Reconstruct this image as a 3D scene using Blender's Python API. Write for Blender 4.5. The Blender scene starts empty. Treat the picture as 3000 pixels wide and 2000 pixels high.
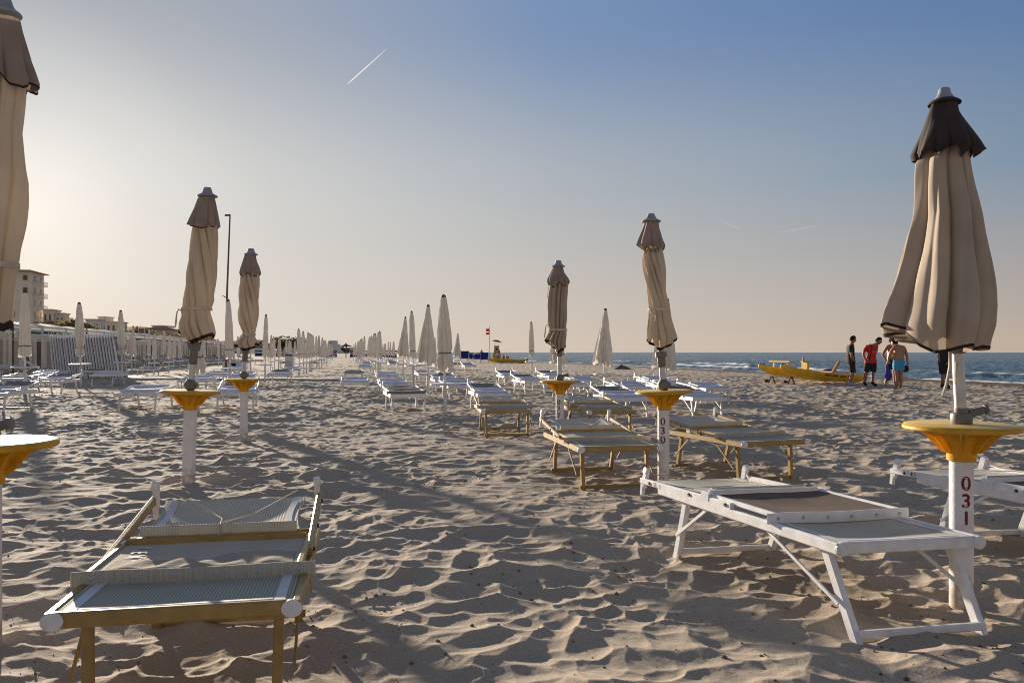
import bpy, math, random
import numpy as np
from mathutils import Vector, Matrix
R_ = math.radians
random.seed(7)
S = bpy.context.scene
COL = S.collection

# ------------------------------------------------------------------ frame of reference
F = 2300.0          # focal length in photo pixels (photo 3000 px wide)
HZ = 1032.0         # horizon row
CH = 1.15           # camera height
K = 1.2755          # display pixel -> photo pixel
AZ = R_(-12.5)      # direction of the beach, seen from the camera
U = Vector((math.sin(AZ), math.cos(AZ), 0))      # along the beach
V = Vector((math.cos(AZ), -math.sin(AZ), 0))     # towards the sea


def P(x, y, z=0.0):
    """photo pixel -> world point lying at height z"""
    d = (CH - z) * F / (y - HZ)
    return Vector(((x - 1500.0) / F * d, d, z))


# ------------------------------------------------------------------ camera
cam = bpy.data.cameras.new('camera')
cam.sensor_width = 36.0
cam.lens = F / 3000 * 36
cam.shift_y = 32.0 / 3000
cam.clip_start = 0.05
cam.clip_end = 30000
co = bpy.data.objects.new('camera', cam)
co.location = (0, 0, CH)
co.rotation_euler = (R_(90), 0, 0)
COL.objects.link(co)
S.camera = co

# ------------------------------------------------------------------ light
SUN_AZ = R_(-32.3)
SUN_EL = R_(8.6)
EXPO = 0.88
SKY_GAIN = 1.07 / .12 / 2 ** EXPO
w = bpy.data.worlds.new('World')
S.world = w
w.use_nodes = True
nt = w.node_tree
bg = nt.nodes['Background']
sky = nt.nodes.new('ShaderNodeTexSky')
sky.sky_type = 'NISHITA'
sky.sun_disc = False
sky.sun_elevation = SUN_EL
sky.sun_rotation = SUN_AZ
sky.altitude = 0
sky.air_density = 1.6
sky.dust_density = 1.2
sky.ozone_density = 3.0
# an evening sky by direction: paler and warmer towards the sun and the horizon, bluer higher up, and brightened behind the camera to fill the shade
tcw = nt.nodes.new('ShaderNodeTexCoord')
nrm = nt.nodes.new('ShaderNodeVectorMath'); nrm.operation = 'NORMALIZE'
nt.links.new(tcw.outputs['Generated'], nrm.inputs[0])
dts = nt.nodes.new('ShaderNodeVectorMath'); dts.operation = 'DOT_PRODUCT'
dts.inputs[1].default_value = (math.sin(SUN_AZ) * math.cos(SUN_EL), math.cos(SUN_AZ) * math.cos(SUN_EL), math.sin(SUN_EL))
nt.links.new(nrm.outputs[0], dts.inputs[0])
ac = nt.nodes.new('ShaderNodeMath'); ac.operation = 'ARCCOSINE'; nt.links.new(dts.outputs['Value'], ac.inputs[0])
an_ = nt.nodes.new('ShaderNodeMath'); an_.operation = 'DIVIDE'; an_.inputs[1].default_value = math.pi
nt.links.new(ac.outputs[0], an_.inputs[0])
sxyz = nt.nodes.new('ShaderNodeSeparateXYZ'); nt.links.new(nrm.outputs[0], sxyz.inputs[0])


def sky_ramp(stops):
    r = nt.nodes.new('ShaderNodeValToRGB')
    e = r.color_ramp.elements
    r.color_ramp.interpolation = 'LINEAR'
    while len(e) < len(stops): e.new(.5)
    for k, (deg, c) in enumerate(stops):
        e[k].position = deg / 180.0; e[k].color = (*c, 1)
    nt.links.new(an_.outputs[0], r.inputs[0])
    return r


r_low = sky_ramp([(0, (.84, .78, .70)), (9, (.70, .65, .595)), (17, (.655, .60, .54)), (33, (.615, .53, .45)), (66, (.485, .395, .32)), (120, (.70, .62, .54)), (180, (.70, .61, .53))])
r_mid = sky_ramp([(0, (.90, .87, .82)), (7, (.70, .69, .67)), (15, (.575, .575, .57)), (36, (.395, .425, .455)), (66, (.195, .27, .36)), (120, (.33, .32, .34)), (180, (.33, .31, .33))])
r_up = sky_ramp([(0, (.7, .7, .7)), (13, (.375, .395, .435)), (36, (.18, .27, .44)), (66, (.088, .172, .355)), (120, (.18, .20, .25)), (180, (.18, .19, .24))])
fe = nt.nodes.new('ShaderNodeMapRange'); fe.inputs[1].default_value = .01; fe.inputs[2].default_value = .20
nt.links.new(sxyz.outputs['Z'], fe.inputs[0])
mx0 = nt.nodes.new('ShaderNodeMix'); mx0.data_type = 'RGBA'
nt.links.new(fe.outputs[0], mx0.inputs[0]); nt.links.new(r_low.outputs[0], mx0.inputs[6]); nt.links.new(r_mid.outputs[0], mx0.inputs[7])
fe2 = nt.nodes.new('ShaderNodeMapRange'); fe2.inputs[1].default_value = .18; fe2.inputs[2].default_value = .40
fe2.interpolation_type = 'SMOOTHSTEP'; fe.interpolation_type = 'LINEAR'
nt.links.new(sxyz.outputs['Z'], fe2.inputs[0])
mxs = nt.nodes.new('ShaderNodeMix'); mxs.data_type = 'RGBA'
nt.links.new(fe2.outputs[0], mxs.inputs[0]); nt.links.new(mx0.outputs[2], mxs.inputs[6]); nt.links.new(r_up.outputs[0], mxs.inputs[7])
fz = nt.nodes.new('ShaderNodeMapRange'); fz.inputs[1].default_value = .42; fz.inputs[2].default_value = 1.0
nt.links.new(sxyz.outputs['Z'], fz.inputs[0])
mxz = nt.nodes.new('ShaderNodeMix'); mxz.data_type = 'RGBA'
nt.links.new(fz.outputs[0], mxz.inputs[0]); nt.links.new(mxs.outputs[2], mxz.inputs[6]); mxz.inputs[7].default_value = (.11, .14, .21, 1)
sc8 = nt.nodes.new('ShaderNodeVectorMath'); sc8.operation = 'SCALE'; sc8.inputs['Scale'].default_value = SKY_GAIN
nt.links.new(mxz.outputs[2], sc8.inputs[0])
mxn = nt.nodes.new('ShaderNodeMix'); mxn.data_type = 'RGBA'; mxn.inputs[0].default_value = .015
nt.links.new(sc8.outputs[0], mxn.inputs[6]); nt.links.new(sky.outputs[0], mxn.inputs[7])
nt.links.new(mxn.outputs[2], bg.inputs['Color'])
bg.inputs['Strength'].default_value = 0.12

sl = bpy.data.lights.new('sun', 'SUN')
sl.energy = 5.0
sl.angle = R_(0.9)
sl.color = (1.0, 0.86, 0.69)
so = bpy.data.objects.new('sun', sl)
sd = Vector((math.sin(SUN_AZ) * math.cos(SUN_EL), math.cos(SUN_AZ) * math.cos(SUN_EL), math.sin(SUN_EL)))
so.rotation_euler = sd.to_track_quat('Z', 'Y').to_euler()
so.location = sd * 50
COL.objects.link(so)

S.view_settings.view_transform = 'Standard'
S.view_settings.look = 'None'
S.view_settings.exposure = EXPO
S.view_settings.gamma = 1.0
S.cycles.filter_width = 1.05
S.cycles.use_denoising = True
S.cycles.sample_clamp_indirect = 2.0


# ------------------------------------------------------------------ materials
def new_mat(name, col, rough=0.6, metal=0.0, var=0.0, vscale=8.0, bump=0.0, bscale=200.0, spec=None, trans=0.0, col2=None):
    m = bpy.data.materials.new(name)
    m.use_nodes = True
    t = m.node_tree
    b = t.nodes['Principled BSDF']
    b.inputs['Base Color'].default_value = (*col, 1)
    b.inputs['Roughness'].default_value = rough
    b.inputs['Metallic'].default_value = metal
    if spec is not None:
        b.inputs['Specular IOR Level'].default_value = spec
    tc = t.nodes.new('ShaderNodeTexCoord')
    if var > 0:
        n = t.nodes.new('ShaderNodeTexNoise')
        n.inputs['Scale'].default_value = vscale
        n.inputs['Detail'].default_value = 6
        t.links.new(tc.outputs['Object'], n.inputs['Vector'])
        mx = t.nodes.new('ShaderNodeMix'); mx.data_type = 'RGBA'
        c2 = col2 or tuple(c * (1 - var) for c in col)
        mx.inputs[6].default_value = (*c2, 1)
        mx.inputs[7].default_value = (*[min(1, c * (1 + var * .4)) for c in col], 1)
        rp = t.nodes.new('ShaderNodeMapRange')
        rp.inputs[1].default_value = .32; rp.inputs[2].default_value = .68
        t.links.new(n.outputs[0], rp.inputs[0])
        t.links.new(rp.outputs[0], mx.inputs[0])
        t.links.new(mx.outputs[2], b.inputs['Base Color'])
    if bump > 0:
        n2 = t.nodes.new('ShaderNodeTexNoise')
        n2.inputs['Scale'].default_value = bscale
        n2.inputs['Detail'].default_value = 4
        t.links.new(tc.outputs['Object'], n2.inputs['Vector'])
        bp = t.nodes.new('ShaderNodeBump')
        bp.inputs['Strength'].default_value = bump
        bp.inputs['Distance'].default_value = 0.01
        t.links.new(n2.outputs[0], bp.inputs['Height'])
        t.links.new(bp.outputs[0], b.inputs['Normal'])
    if trans > 0:
        out = t.nodes['Material Output']
        tr = t.nodes.new('ShaderNodeBsdfTranslucent')
        tr.inputs['Color'].default_value = (*[min(1, c * 1.15) for c in col], 1)
        ms = t.nodes.new('ShaderNodeMixShader')
        ms.inputs[0].default_value = trans
        t.links.new(b.outputs[0], ms.inputs[1]); t.links.new(tr.outputs[0], ms.inputs[2])
        t.links.new(ms.outputs[0], out.inputs['Surface'])
    return m


def weave_mat(name, ca, cb, scale, holes=0.5, trans=0.12, rough=.8):
    """coarse textile: two crossed thread directions, darker gaps between"""
    m = bpy.data.materials.new(name); m.use_nodes = True
    t = m.node_tree; b = t.nodes['Principled BSDF']; b.inputs['Roughness'].default_value = rough
    tc = t.nodes.new('ShaderNodeTexCoord')
    ws = []
    for ax in ('X', 'Y'):
        wv = t.nodes.new('ShaderNodeTexWave'); wv.wave_type = 'BANDS'; wv.bands_direction = ax
        wv.inputs['Scale'].default_value = scale; wv.inputs['Distortion'].default_value = .4
        wv.inputs['Detail'].default_value = 1
        t.links.new(tc.outputs['Object'], wv.inputs['Vector']); ws.append(wv)
    mu = t.nodes.new('ShaderNodeMath'); mu.operation = 'MAXIMUM'
    t.links.new(ws[0].outputs['Fac'], mu.inputs[0]); t.links.new(ws[1].outputs['Fac'], mu.inputs[1])
    rp = t.nodes.new('ShaderNodeMapRange'); rp.inputs[1].default_value = holes - .25; rp.inputs[2].default_value = holes + .3
    t.links.new(mu.outputs[0], rp.inputs[0])
    n = t.nodes.new('ShaderNodeTexNoise'); n.inputs['Scale'].default_value = 5; n.inputs['Detail'].default_value = 5
    t.links.new(tc.outputs['Object'], n.inputs['Vector'])
    mx = t.nodes.new('ShaderNodeMix'); mx.data_type = 'RGBA'
    mx.inputs[6].default_value = (*cb, 1); mx.inputs[7].default_value = (*ca, 1)
    t.links.new(rp.outputs[0], mx.inputs[0])
    m2 = t.nodes.new('ShaderNodeMix'); m2.data_type = 'RGBA'; m2.blend_type = 'MULTIPLY'
    m2.inputs[0].default_value = .5
    cr = t.nodes.new('ShaderNodeMapRange'); cr.inputs[3].default_value = .6; cr.inputs[4].default_value = 1.2
    t.links.new(n.outputs[0], cr.inputs[0])
    t.links.new(mx.outputs[2], m2.inputs[6]); t.links.new(cr.outputs[0], m2.inputs[7])
    t.links.new(m2.outputs[2], b.inputs['Base Color'])
    bp = t.nodes.new('ShaderNodeBump'); bp.inputs['Strength'].default_value = .5; bp.inputs['Distance'].default_value = .003
    t.links.new(mu.outputs[0], bp.inputs['Height']); t.links.new(bp.outputs[0], b.inputs['Normal'])
    out = t.nodes['Material Output']
    tr = t.nodes.new('ShaderNodeBsdfTranslucent'); t.links.new(m2.outputs[2], tr.inputs['Color'])
    ms = t.nodes.new('ShaderNodeMixShader'); ms.inputs[0].default_value = trans
    t.links.new(b.outputs[0], ms.inputs[1]); t.links.new(tr.outputs[0], ms.inputs[2])
    t.links.new(ms.outputs[0], out.inputs['Surface'])
    return m


M = {}
M['beige'] = new_mat('beige_canvas', (.50, .41, .32), .9, var=.14, vscale=5, trans=.14)
M['beige_grey'] = new_mat('greyish_beige_canvas', (.72, .62, .49), .9, var=.16, vscale=5, trans=.26)
M['brown_cap'] = new_mat('dark_brown_canvas', (.052, .036, .032), .9, var=.3, vscale=7, trans=.14)
M['taupe_cap'] = new_mat('faded_brown_canvas', (.36, .275, .225), .9, var=.25, vscale=7, trans=.14)
M['hem'] = new_mat('dark_hem_tape', (.035, .02, .016), .85, var=.3, vscale=20)
M['strap'] = new_mat('pale_strap', (.62, .55, .45), .9, var=.2, vscale=20)
M['cream'] = new_mat('cream_parasol_canvas', (.78, .74, .68), .9, var=.12, vscale=5, bump=.2, bscale=200, trans=.25)
M['tip'] = new_mat('dark_grey_cap', (.07, .065, .06), .7, var=.2)
M['plastic_grey'] = new_mat('grey_plastic', (.18, .165, .15), .5, var=.25, vscale=14)
M['alu'] = new_mat('brushed_aluminium', (.55, .55, .56), .4, metal=.75, var=.2, vscale=18)
M['finial'] = new_mat('galvanised_finial', (.36, .37, .39), .5, metal=.3, var=.2, vscale=20)
M['pvc'] = new_mat('white_post_paint', (.78, .76, .75), .55, var=.13, vscale=11, bump=.12, bscale=60)
M['yellow'] = new_mat('yellow_plastic', (.80, .46, .02), .5, var=.25, vscale=14, bump=.06, bscale=90, trans=.3)
M['yellow_top'] = new_mat('faded_yellow_plastic', (.80, .56, .15), .5, var=.16, vscale=9, bump=.05, bscale=90)  # table top paler than its sides: fading, and grazing sunlight put into the colour
M['gold'] = new_mat('gold_anodised_frame', (.37, .245, .085), .42, metal=.15, var=.22, vscale=16, bump=.05, bscale=80)
M['white'] = new_mat('white_frame_paint', (.80, .79, .79), .45, var=.14, vscale=18, bump=.06, bscale=80)
M['white_plastic'] = new_mat('white_plastic', (.74, .74, .76), .4, var=.1, vscale=30)
M['mesh_grey'] = weave_mat('grey_green_mesh', (.60, .59, .48), (.25, .245, .19), 32, .55)
M['mesh_cream'] = weave_mat('cream_mesh', (.74, .69, .57), (.44, .38, .28), 32, .5)
M['mesh_white'] = weave_mat('white_mesh', (.62, .62, .66), (.36, .35, .38), 30, .5)
M['canvas_grey'] = new_mat('grey_canvas', (.60, .535, .425), .85, var=.12, vscale=3, bump=.3, bscale=260, trans=.12)
def stripe_mat(name, ca, cb, scale):
    m = new_mat(name, ca, .85, bump=.2, bscale=260, trans=.1); t = m.node_tree; b = t.nodes['Principled BSDF']
    tc = t.nodes.new('ShaderNodeTexCoord'); mp = t.nodes.new('ShaderNodeMapping'); mp.inputs['Scale'].default_value = (scale, scale * .03, scale * .03)
    n = t.nodes.new('ShaderNodeTexNoise'); n.inputs['Scale'].default_value = 1; n.inputs['Detail'].default_value = 4
    t.links.new(tc.outputs['Object'], mp.inputs[0]); t.links.new(mp.outputs[0], n.inputs['Vector'])
    r = t.nodes.new('ShaderNodeMapRange'); r.inputs[1].default_value = .35; r.inputs[2].default_value = .65; t.links.new(n.outputs[0], r.inputs[0])
    mx = t.nodes.new('ShaderNodeMix'); mx.data_type = 'RGBA'; mx.inputs[6].default_value = (*ca, 1); mx.inputs[7].default_value = (*cb, 1)
    t.links.new(r.outputs[0], mx.inputs[0]); t.links.new(mx.outputs[2], b.inputs['Base Color'])
    return m


M['hem_grey'] = stripe_mat('striped_grey_hem', (.40, .37, .31), (.60, .56, .48), 330)
M['canvas_brown'] = new_mat('brown_canvas', (.16, .115, .085), .9, var=.2, vscale=6, bump=.2, bscale=300, trans=.1)
M['canvas_white'] = new_mat('white_canvas', (.70, .72, .84), .85, var=.12, vscale=9, bump=.15, bscale=200, trans=.1)
M['canvas_dark'] = new_mat('grey_brown_canvas', (.27, .24, .235), .85, var=.2, vscale=9, bump=.15, bscale=200, trans=.1)
M['piping'] = new_mat('white_piping', (.68, .68, .68), .7, var=.1)
M['bolt'] = new_mat('rusty_bolt', (.10, .055, .04), .6, metal=.4, var=.4, vscale=60)
M['rivet'] = new_mat('rivet', (.45, .45, .5), .4, metal=.5)
M['dark'] = new_mat('black_metal', (.03, .028, .026), .6, var=.2)
M['red_ink'] = new_mat('dark_red_stencil_paint', (.22, .015, .02), .7, var=.35, vscale=80)
M['black_ink'] = new_mat('black_stencil_paint', (.04, .035, .03), .7, var=.3, vscale=80)
M['white_ink'] = new_mat('white_print', (.7, .7, .68), .8, var=.15, vscale=60)
M['blue'] = new_mat('blue_canvas', (.012, .03, .24), .8, var=.2, vscale=4, trans=.15)
M['teal'] = new_mat('turquoise_canvas', (.05, .38, .34), .8, var=.2, vscale=4, trans=.15)
M['navy'] = new_mat('navy_canvas', (.03, .02, .11), .8, var=.25, vscale=4, trans=.1)
M['red'] = new_mat('red_canvas', (.50, .03, .02), .8, var=.2, vscale=4, trans=.15)
M['boat'] = new_mat('yellow_boat_paint', (.76, .50, .03), .4, var=.2, vscale=5, bump=.05, bscale=30)
M['boat_in'] = new_mat('orange_boat_wood', (.50, .25, .03), .5, var=.25, vscale=8)
M['concrete'] = new_mat('pale_concrete', (.52, .48, .43), .9, var=.2, vscale=2, bump=.3, bscale=20)
M['skin'] = new_mat('tanned_skin', (.34, .165, .10), .55, var=.15, vscale=6)
M['skin2'] = new_mat('sunburnt_skin', (.40, .19, .12), .55, var=.15, vscale=6)
M['hair'] = new_mat('dark_hair', (.02, .013, .01), .9, var=.3, vscale=40, spec=.1)
M['black_cloth'] = new_mat('black_cloth', (.022, .02, .022), .9, var=.3, vscale=8)
M['red_cloth'] = new_mat('red_cotton', (.62, .035, .03), .85, var=.18, vscale=8)
M['cyan_cloth'] = new_mat('light_blue_cloth', (.05, .33, .58), .8, var=.18, vscale=8)
M['blue_cloth'] = new_mat('violet_blue_cloth', (.05, .04, .30), .8, var=.25, vscale=8)
M['shoe_blue'] = new_mat('pale_blue_shoe', (.30, .38, .75), .7, var=.3, vscale=25)
M['shirt_grey'] = new_mat('grey_blue_cotton', (.22, .23, .32), .85, var=.2, vscale=8)
M['wall'] = new_mat('pale_render', (.80, .71, .61), .9, var=.12, vscale=.6)
M['wall2'] = new_mat('beige_render', (.68, .60, .51), .9, var=.14, vscale=.5)
M['wall3'] = new_mat('white_render', (.84, .80, .74), .9, var=.12, vscale=.5)
M['roof'] = new_mat('clay_tile', (.40, .22, .12), .85, var=.3, vscale=1.5, bump=.4, bscale=6)
M['glass'] = new_mat('window_glass', (.06, .06, .065), .15, var=.2)
M['shutter'] = new_mat('grey_shutter', (.50, .46, .42), .7, var=.2)
M['leaf'] = new_mat('olive_leaf', (.24, .20, .10), .8, var=.35, vscale=1.2, trans=.5)
M['leaf2'] = new_mat('pine_leaf', (.11, .11, .055), .8, var=.45, vscale=1.2, trans=.2)
M['bark'] = new_mat('brown_bark', (.11, .075, .05), .9, var=.3, vscale=8)
M['wood'] = new_mat('weathered_wood', (.20, .13, .09), .8, var=.3, vscale=9)
M['awning'] = new_mat('white_awning', (.84, .82, .78), .8, var=.08, vscale=2, trans=.6)
M['straw'] = new_mat('brown_straw', (.16, .10, .06), .9, var=.3, vscale=8)


def soil_foot(m, top=.30, col=(.36, .29, .22)):
    """sand stuck to the foot of a post, in blotches"""
    t = m.node_tree; b = t.nodes['Principled BSDF']
    src = b.inputs['Base Color'].links[0].from_socket
    tc = t.nodes.new('ShaderNodeTexCoord'); sp = t.nodes.new('ShaderNodeSeparateXYZ'); t.links.new(tc.outputs['Object'], sp.inputs[0])
    n = t.nodes.new('ShaderNodeTexNoise'); n.inputs['Scale'].default_value = 24; n.inputs['Detail'].default_value = 8
    t.links.new(tc.outputs['Object'], n.inputs['Vector'])
    mr = t.nodes.new('ShaderNodeMapRange'); mr.inputs[1].default_value = 0; mr.inputs[2].default_value = top; mr.inputs[3].default_value = .62; mr.inputs[4].default_value = .05
    t.links.new(sp.outputs['Z'], mr.inputs[0])
    sb = t.nodes.new('ShaderNodeMath'); sb.operation = 'SUBTRACT'; t.links.new(mr.outputs[0], sb.inputs[0]); t.links.new(n.outputs[0], sb.inputs[1])
    m2 = t.nodes.new('ShaderNodeMapRange'); m2.inputs[1].default_value = -.12; m2.inputs[2].default_value = .12; m2.inputs[4].default_value = .75
    t.links.new(sb.outputs[0], m2.inputs[0])
    mx = t.nodes.new('ShaderNodeMix'); mx.data_type = 'RGBA'; mx.inputs[7].default_value = (*col, 1)
    t.links.new(m2.outputs[0], mx.inputs[0]); t.links.new(src, mx.inputs[6]); t.links.new(mx.outputs[2], b.inputs['Base Color'])


soil_foot(M['pvc'])

# ------------------------------------------------------------------ objects, names, labels
def tag(o, label=None, cat=None, group=None, kind=None):
    if label: o['label'] = label
    if cat: o['category'] = cat
    if group: o['group'] = group
    if kind: o['kind'] = kind
    return o


def empty(name, loc, rz=0.0, label=None, cat=None, group=None):
    o = bpy.data.objects.new(name, None)
    o.empty_display_size = .2
    o.location = loc
    o.rotation_euler = (0, 0, rz)
    COL.objects.link(o)
    return tag(o, label, cat, group)


def kids(o):
    return [c for c in ALLKIDS.get(o.name, [])]


ALLKIDS = {}


def setpar(c, p):
    c.parent = p
    ALLKIDS.setdefault(p.name, []).append(c)


def copy_tree(o, parent=None):
    c = o.copy()
    COL.objects.link(c)
    if parent is not None:
        setpar(c, parent)
    for ch in kids(o):
        copy_tree(ch, c)
    return c


class MB:
    def __init__(s):
        s.v = []; s.f = []; s.m = []

    def add(s, vs, fs, m=0):
        b = len(s.v)
        s.v += [tuple(x) for x in vs]
        for q in fs:
            s.f.append(tuple(i + b for i in q)); s.m.append(m)

    def box(s, c, size, m=0, rot=None):
        x, y, z = [k / 2 for k in size]
        pts = [Vector((a * x, b * y, d * z)) for d in (-1, 1) for a, b in ((-1, -1), (1, -1), (1, 1), (-1, 1))]
        if rot is not None:
            pts = [rot @ p for p in pts]
        pts = [p + Vector(c) for p in pts]
        s.add(pts, [(3, 2, 1, 0), (4, 5, 6, 7), (0, 1, 5, 4), (1, 2, 6, 5), (2, 3, 7, 6), (3, 0, 4, 7)], m)

    def bar(s, p, q, w, h, m=0, up=(0, 0, 1), ch=.22):
        """bar of chamfered rectangular section w (sideways) x h (along up)"""
        p = Vector(p); q = Vector(q); d = (q - p).normalized(); u = Vector(up)
        sd_ = d.cross(u)
        if sd_.length < 1e-4:
            u = Vector((0, 1, 0)); sd_ = d.cross(u)
        sd_.normalize(); u = sd_.cross(d).normalized()
        c = min(w, h) * ch; a = w / 2; b = h / 2
        sec = [(-a + c, -b), (a - c, -b), (a, -b + c), (a, b - c), (a - c, b), (-a + c, b), (-a, b - c), (-a, -b + c)]
        vs = [e + sd_ * x + u * y for e in (p, q) for x, y in sec]
        fs = [(i, (i + 1) % 8, 8 + (i + 1) % 8, 8 + i) for i in range(8)]
        fs += [tuple(range(7, -1, -1)), tuple(range(8, 16))]
        s.add(vs, fs, m)

    def tube(s, pts, r, n=8, m=0, caps=True):
        pts = [Vector(p) for p in pts]
        rs = r if isinstance(r, (list, tuple)) else [r] * len(pts)
        vs = []; ref = Vector((0.13, 0.31, 0.94)).normalized()
        for i, p in enumerate(pts):
            d = (pts[min(i + 1, len(pts) - 1)] - pts[max(i - 1, 0)]).normalized()
            a = d.cross(ref)
            if a.length < .05: a = d.cross(Vector((1, 0, 0)))
            a.normalize(); b = d.cross(a).normalized()
            for k in range(n):
                t = 2 * math.pi * k / n
                vs.append(p + (a * math.cos(t) + b * math.sin(t)) * rs[i])
        fs = []
        for i in range(len(pts) - 1):
            for k in range(n):
                k2 = (k + 1) % n
                fs.append((i * n + k, i * n + k2, (i + 1) * n + k2, (i + 1) * n + k))
        if caps:
            fs.append(tuple(range(n - 1, -1, -1))); fs.append(tuple((len(pts) - 1) * n + k for k in range(n)))
        s.add(vs, fs, m)

    def lathe(s, prof, n=32, c=(0, 0, 0), m=0, close=True):
        c = Vector(c); vs = []
        for r, z in prof:
            for k in range(n):
                t = 2 * math.pi * k / n
                vs.append(c + Vector((r * math.cos(t), r * math.sin(t), z)))
        fs = []
        for i in range(len(prof) - 1):
            for k in range(n):
                k2 = (k + 1) % n
                fs.append((i * n + k, i * n + k2, (i + 1) * n + k2, (i + 1) * n + k))
        if close:
            fs.append(tuple(range(n - 1, -1, -1))); fs.append(tuple((len(prof) - 1) * n + k for k in range(n)))
        s.add(vs, fs, m)

    def grid(s, fn, nu, nv, m=0, thick=0.0):
        """fn(u,v)->point; a sheet, given a thickness downward when thick>0"""
        vs = [Vector(fn(i / nu, j / nv)) for j in range(nv + 1) for i in range(nu + 1)]
        W = nu + 1
        fs = [(j * W + i, j * W + i + 1, (j + 1) * W + i + 1, (j + 1) * W + i) for j in range(nv) for i in range(nu)]
        if thick > 0:
            n0 = len(vs)
            vs += [p - Vector((0, 0, thick)) for p in vs]
            fs += [tuple(n0 + k for k in reversed(q)) for q in list(fs)]
            rim = [i for i in range(W)] + [j * W + nu for j in range(1, nv + 1)] + [nv * W + i for i in range(nu - 1, -1, -1)] + [j * W for j in range(nv - 1, 0, -1)]
            for a, b in zip(rim, rim[1:] + rim[:1]):
                fs.append((b, a, n0 + a, n0 + b))
        s.add(vs, fs, m)

    def build(s, name, mats, parent=None, smooth=True, angle=40):
        me = bpy.data.meshes.new(name)
        me.from_pydata(s.v, [], s.f)
        mats = mats if isinstance(mats, (list, tuple)) else [mats]
        for k in mats: me.materials.append(k)
        if max(s.m, default=0) > 0:
            me.polygons.foreach_set('material_index', s.m)
        if smooth:
            me.polygons.foreach_set('use_smooth', [True] * len(me.polygons))
            try:
                me.set_sharp_from_angle(angle=R_(angle))
            except Exception:
                pass
        me.update()
        o = bpy.data.objects.new(name, me)
        COL.objects.link(o)
        if parent is not None: setpar(o, parent)
        return o


def text_mesh(body, size, extrude=0.0006, spacing=1.0, line=1.0):
    cu = bpy.data.curves.new('lettering', 'FONT')
    cu.body = body; cu.size = size; cu.extrude = extrude
    cu.offset = size * .018; cu.align_x = 'CENTER'; cu.align_y = 'CENTER'; cu.space_line = line; cu.space_character = spacing
    o = bpy.data.objects.new('lettering', cu)
    COL.objects.link(o)
    bpy.context.view_layer.update()
    me = bpy.data.meshes.new_from_object(o.evaluated_get(bpy.context.evaluated_depsgraph_get()))
    bpy.data.objects.remove(o)
    bpy.data.curves.remove(cu)
    return me


def lettering(name, body, size, mat, parent, matrix=None, bend=None, **k):
    """flat letters laid by matrix, or bent round a post of radius bend"""
    me = text_mesh(body, size, **k)
    for v in me.vertices:
        x, y, z = v.co
        if bend:
            a = x / bend + (matrix or 0.0)
            rr = bend + .0012 + z
            v.co = (rr * math.sin(a), -rr * math.cos(a), y)
    me.materials.clear(); me.materials.append(mat)
    o = bpy.data.objects.new(name, me)
    COL.objects.link(o)
    setpar(o, parent)
    if matrix is not None and not bend:
        o.matrix_local = matrix
    return o


# ------------------------------------------------------------------ numpy noise
def hsh(ix, iy, k):
    t = np.sin(ix * 127.1 + iy * 311.7 + k * 74.7) * 43758.5453
    return t - np.floor(t)


def vnoise(x, y, k=0):
    ix = np.floor(x); iy = np.floor(y); fx = x - ix; fy = y - iy
    fx = fx * fx * fx * (fx * (fx * 6 - 15) + 10); fy = fy * fy * fy * (fy * (fy * 6 - 15) + 10)
    a = hsh(ix, iy, k); b = hsh(ix + 1, iy, k); c = hsh(ix, iy + 1, k); d = hsh(ix + 1, iy + 1, k)
    return (a + (b - a) * fx) * (1 - fy) + (c + (d - c) * fx) * fy - .5


def pits(x, y, cell, k):
    """trodden sand: overlapping bowls of random depth meeting in sharp crests"""
    x = x / cell / 1.15; y = y / cell
    ix = np.floor(x); iy = np.floor(y)
    best = np.full(x.shape, 9.0)
    for dx in (-1, 0, 1):
        for dy in (-1, 0, 1):
            cx = ix + dx; cy = iy + dy
            px = cx + .1 + .8 * hsh(cx, cy, k); py = cy + .1 + .8 * hsh(cx, cy, k + 1)
            rad = .75 + .5 * hsh(cx, cy, k + 2)
            d = ((x - px) ** 2 + (y - py) ** 2) / rad ** 2 - .35 * hsh(cx, cy, k + 3)
            best = np.minimum(best, d)
    return np.clip(best, -.4, .9)


def sand_h(x, y, far=None):
    x = np.asarray(x, float); y = np.asarray(y, float)
    r = np.sqrt(x * x + y * y)
    wx = x + .16 * vnoise(x * 2.1, y * 2.1, 5) + .05 * vnoise(x * 7, y * 7, 6)
    wy = y + .16 * vnoise(x * 2.1, y * 2.1, 7) + .05 * vnoise(x * 7, y * 7, 8)
    calm = np.clip(.86 + .9 * vnoise(x * .5, y * .5, 11), .45, 1.05)
    h = .062 * (pits(wx, wy, .30, 20) - .2) * calm
    h += .034 * (pits(wx + 3.3, wy - 1.7, .155, 30) - .2) * calm
    h += .016 * (pits(wx - 1.1, wy + 4.7, .095, 50) - .2) * np.clip(2.2 - r / 12, 0, 1) * np.clip(.5 + 2 * vnoise(x * .8, y * .8, 13), 0.1, 1)
    h += .034 * vnoise(x * .9, y * .9, 2) + .026 * vnoise(x * 2.0, y * 2.0, 3)
    fine = np.clip(1.4 - r / 14, 0, 1)
    h += .006 * vnoise(wx * 9, wy * 9, 4) * fine + .0035 * vnoise(wx * 24, wy * 24, 9) * fine
    v = x * V.x + y * V.y
    slope = -.015 * np.clip(v - 18, 0, 9.7) - .12 * np.clip(v - 27.7, 0, 12)
    keep = np.clip(1 - (v - 23.5) / 4.0, .12, 1) * np.clip(1.25 - r / 260, .1, 1)
    up = .012 * np.clip(-v - 12, 0, 40)
    return h * keep + slope + up


def gz(p):
    return float(sand_h(np.array([p[0]]), np.array([p[1]]))[0])


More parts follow.
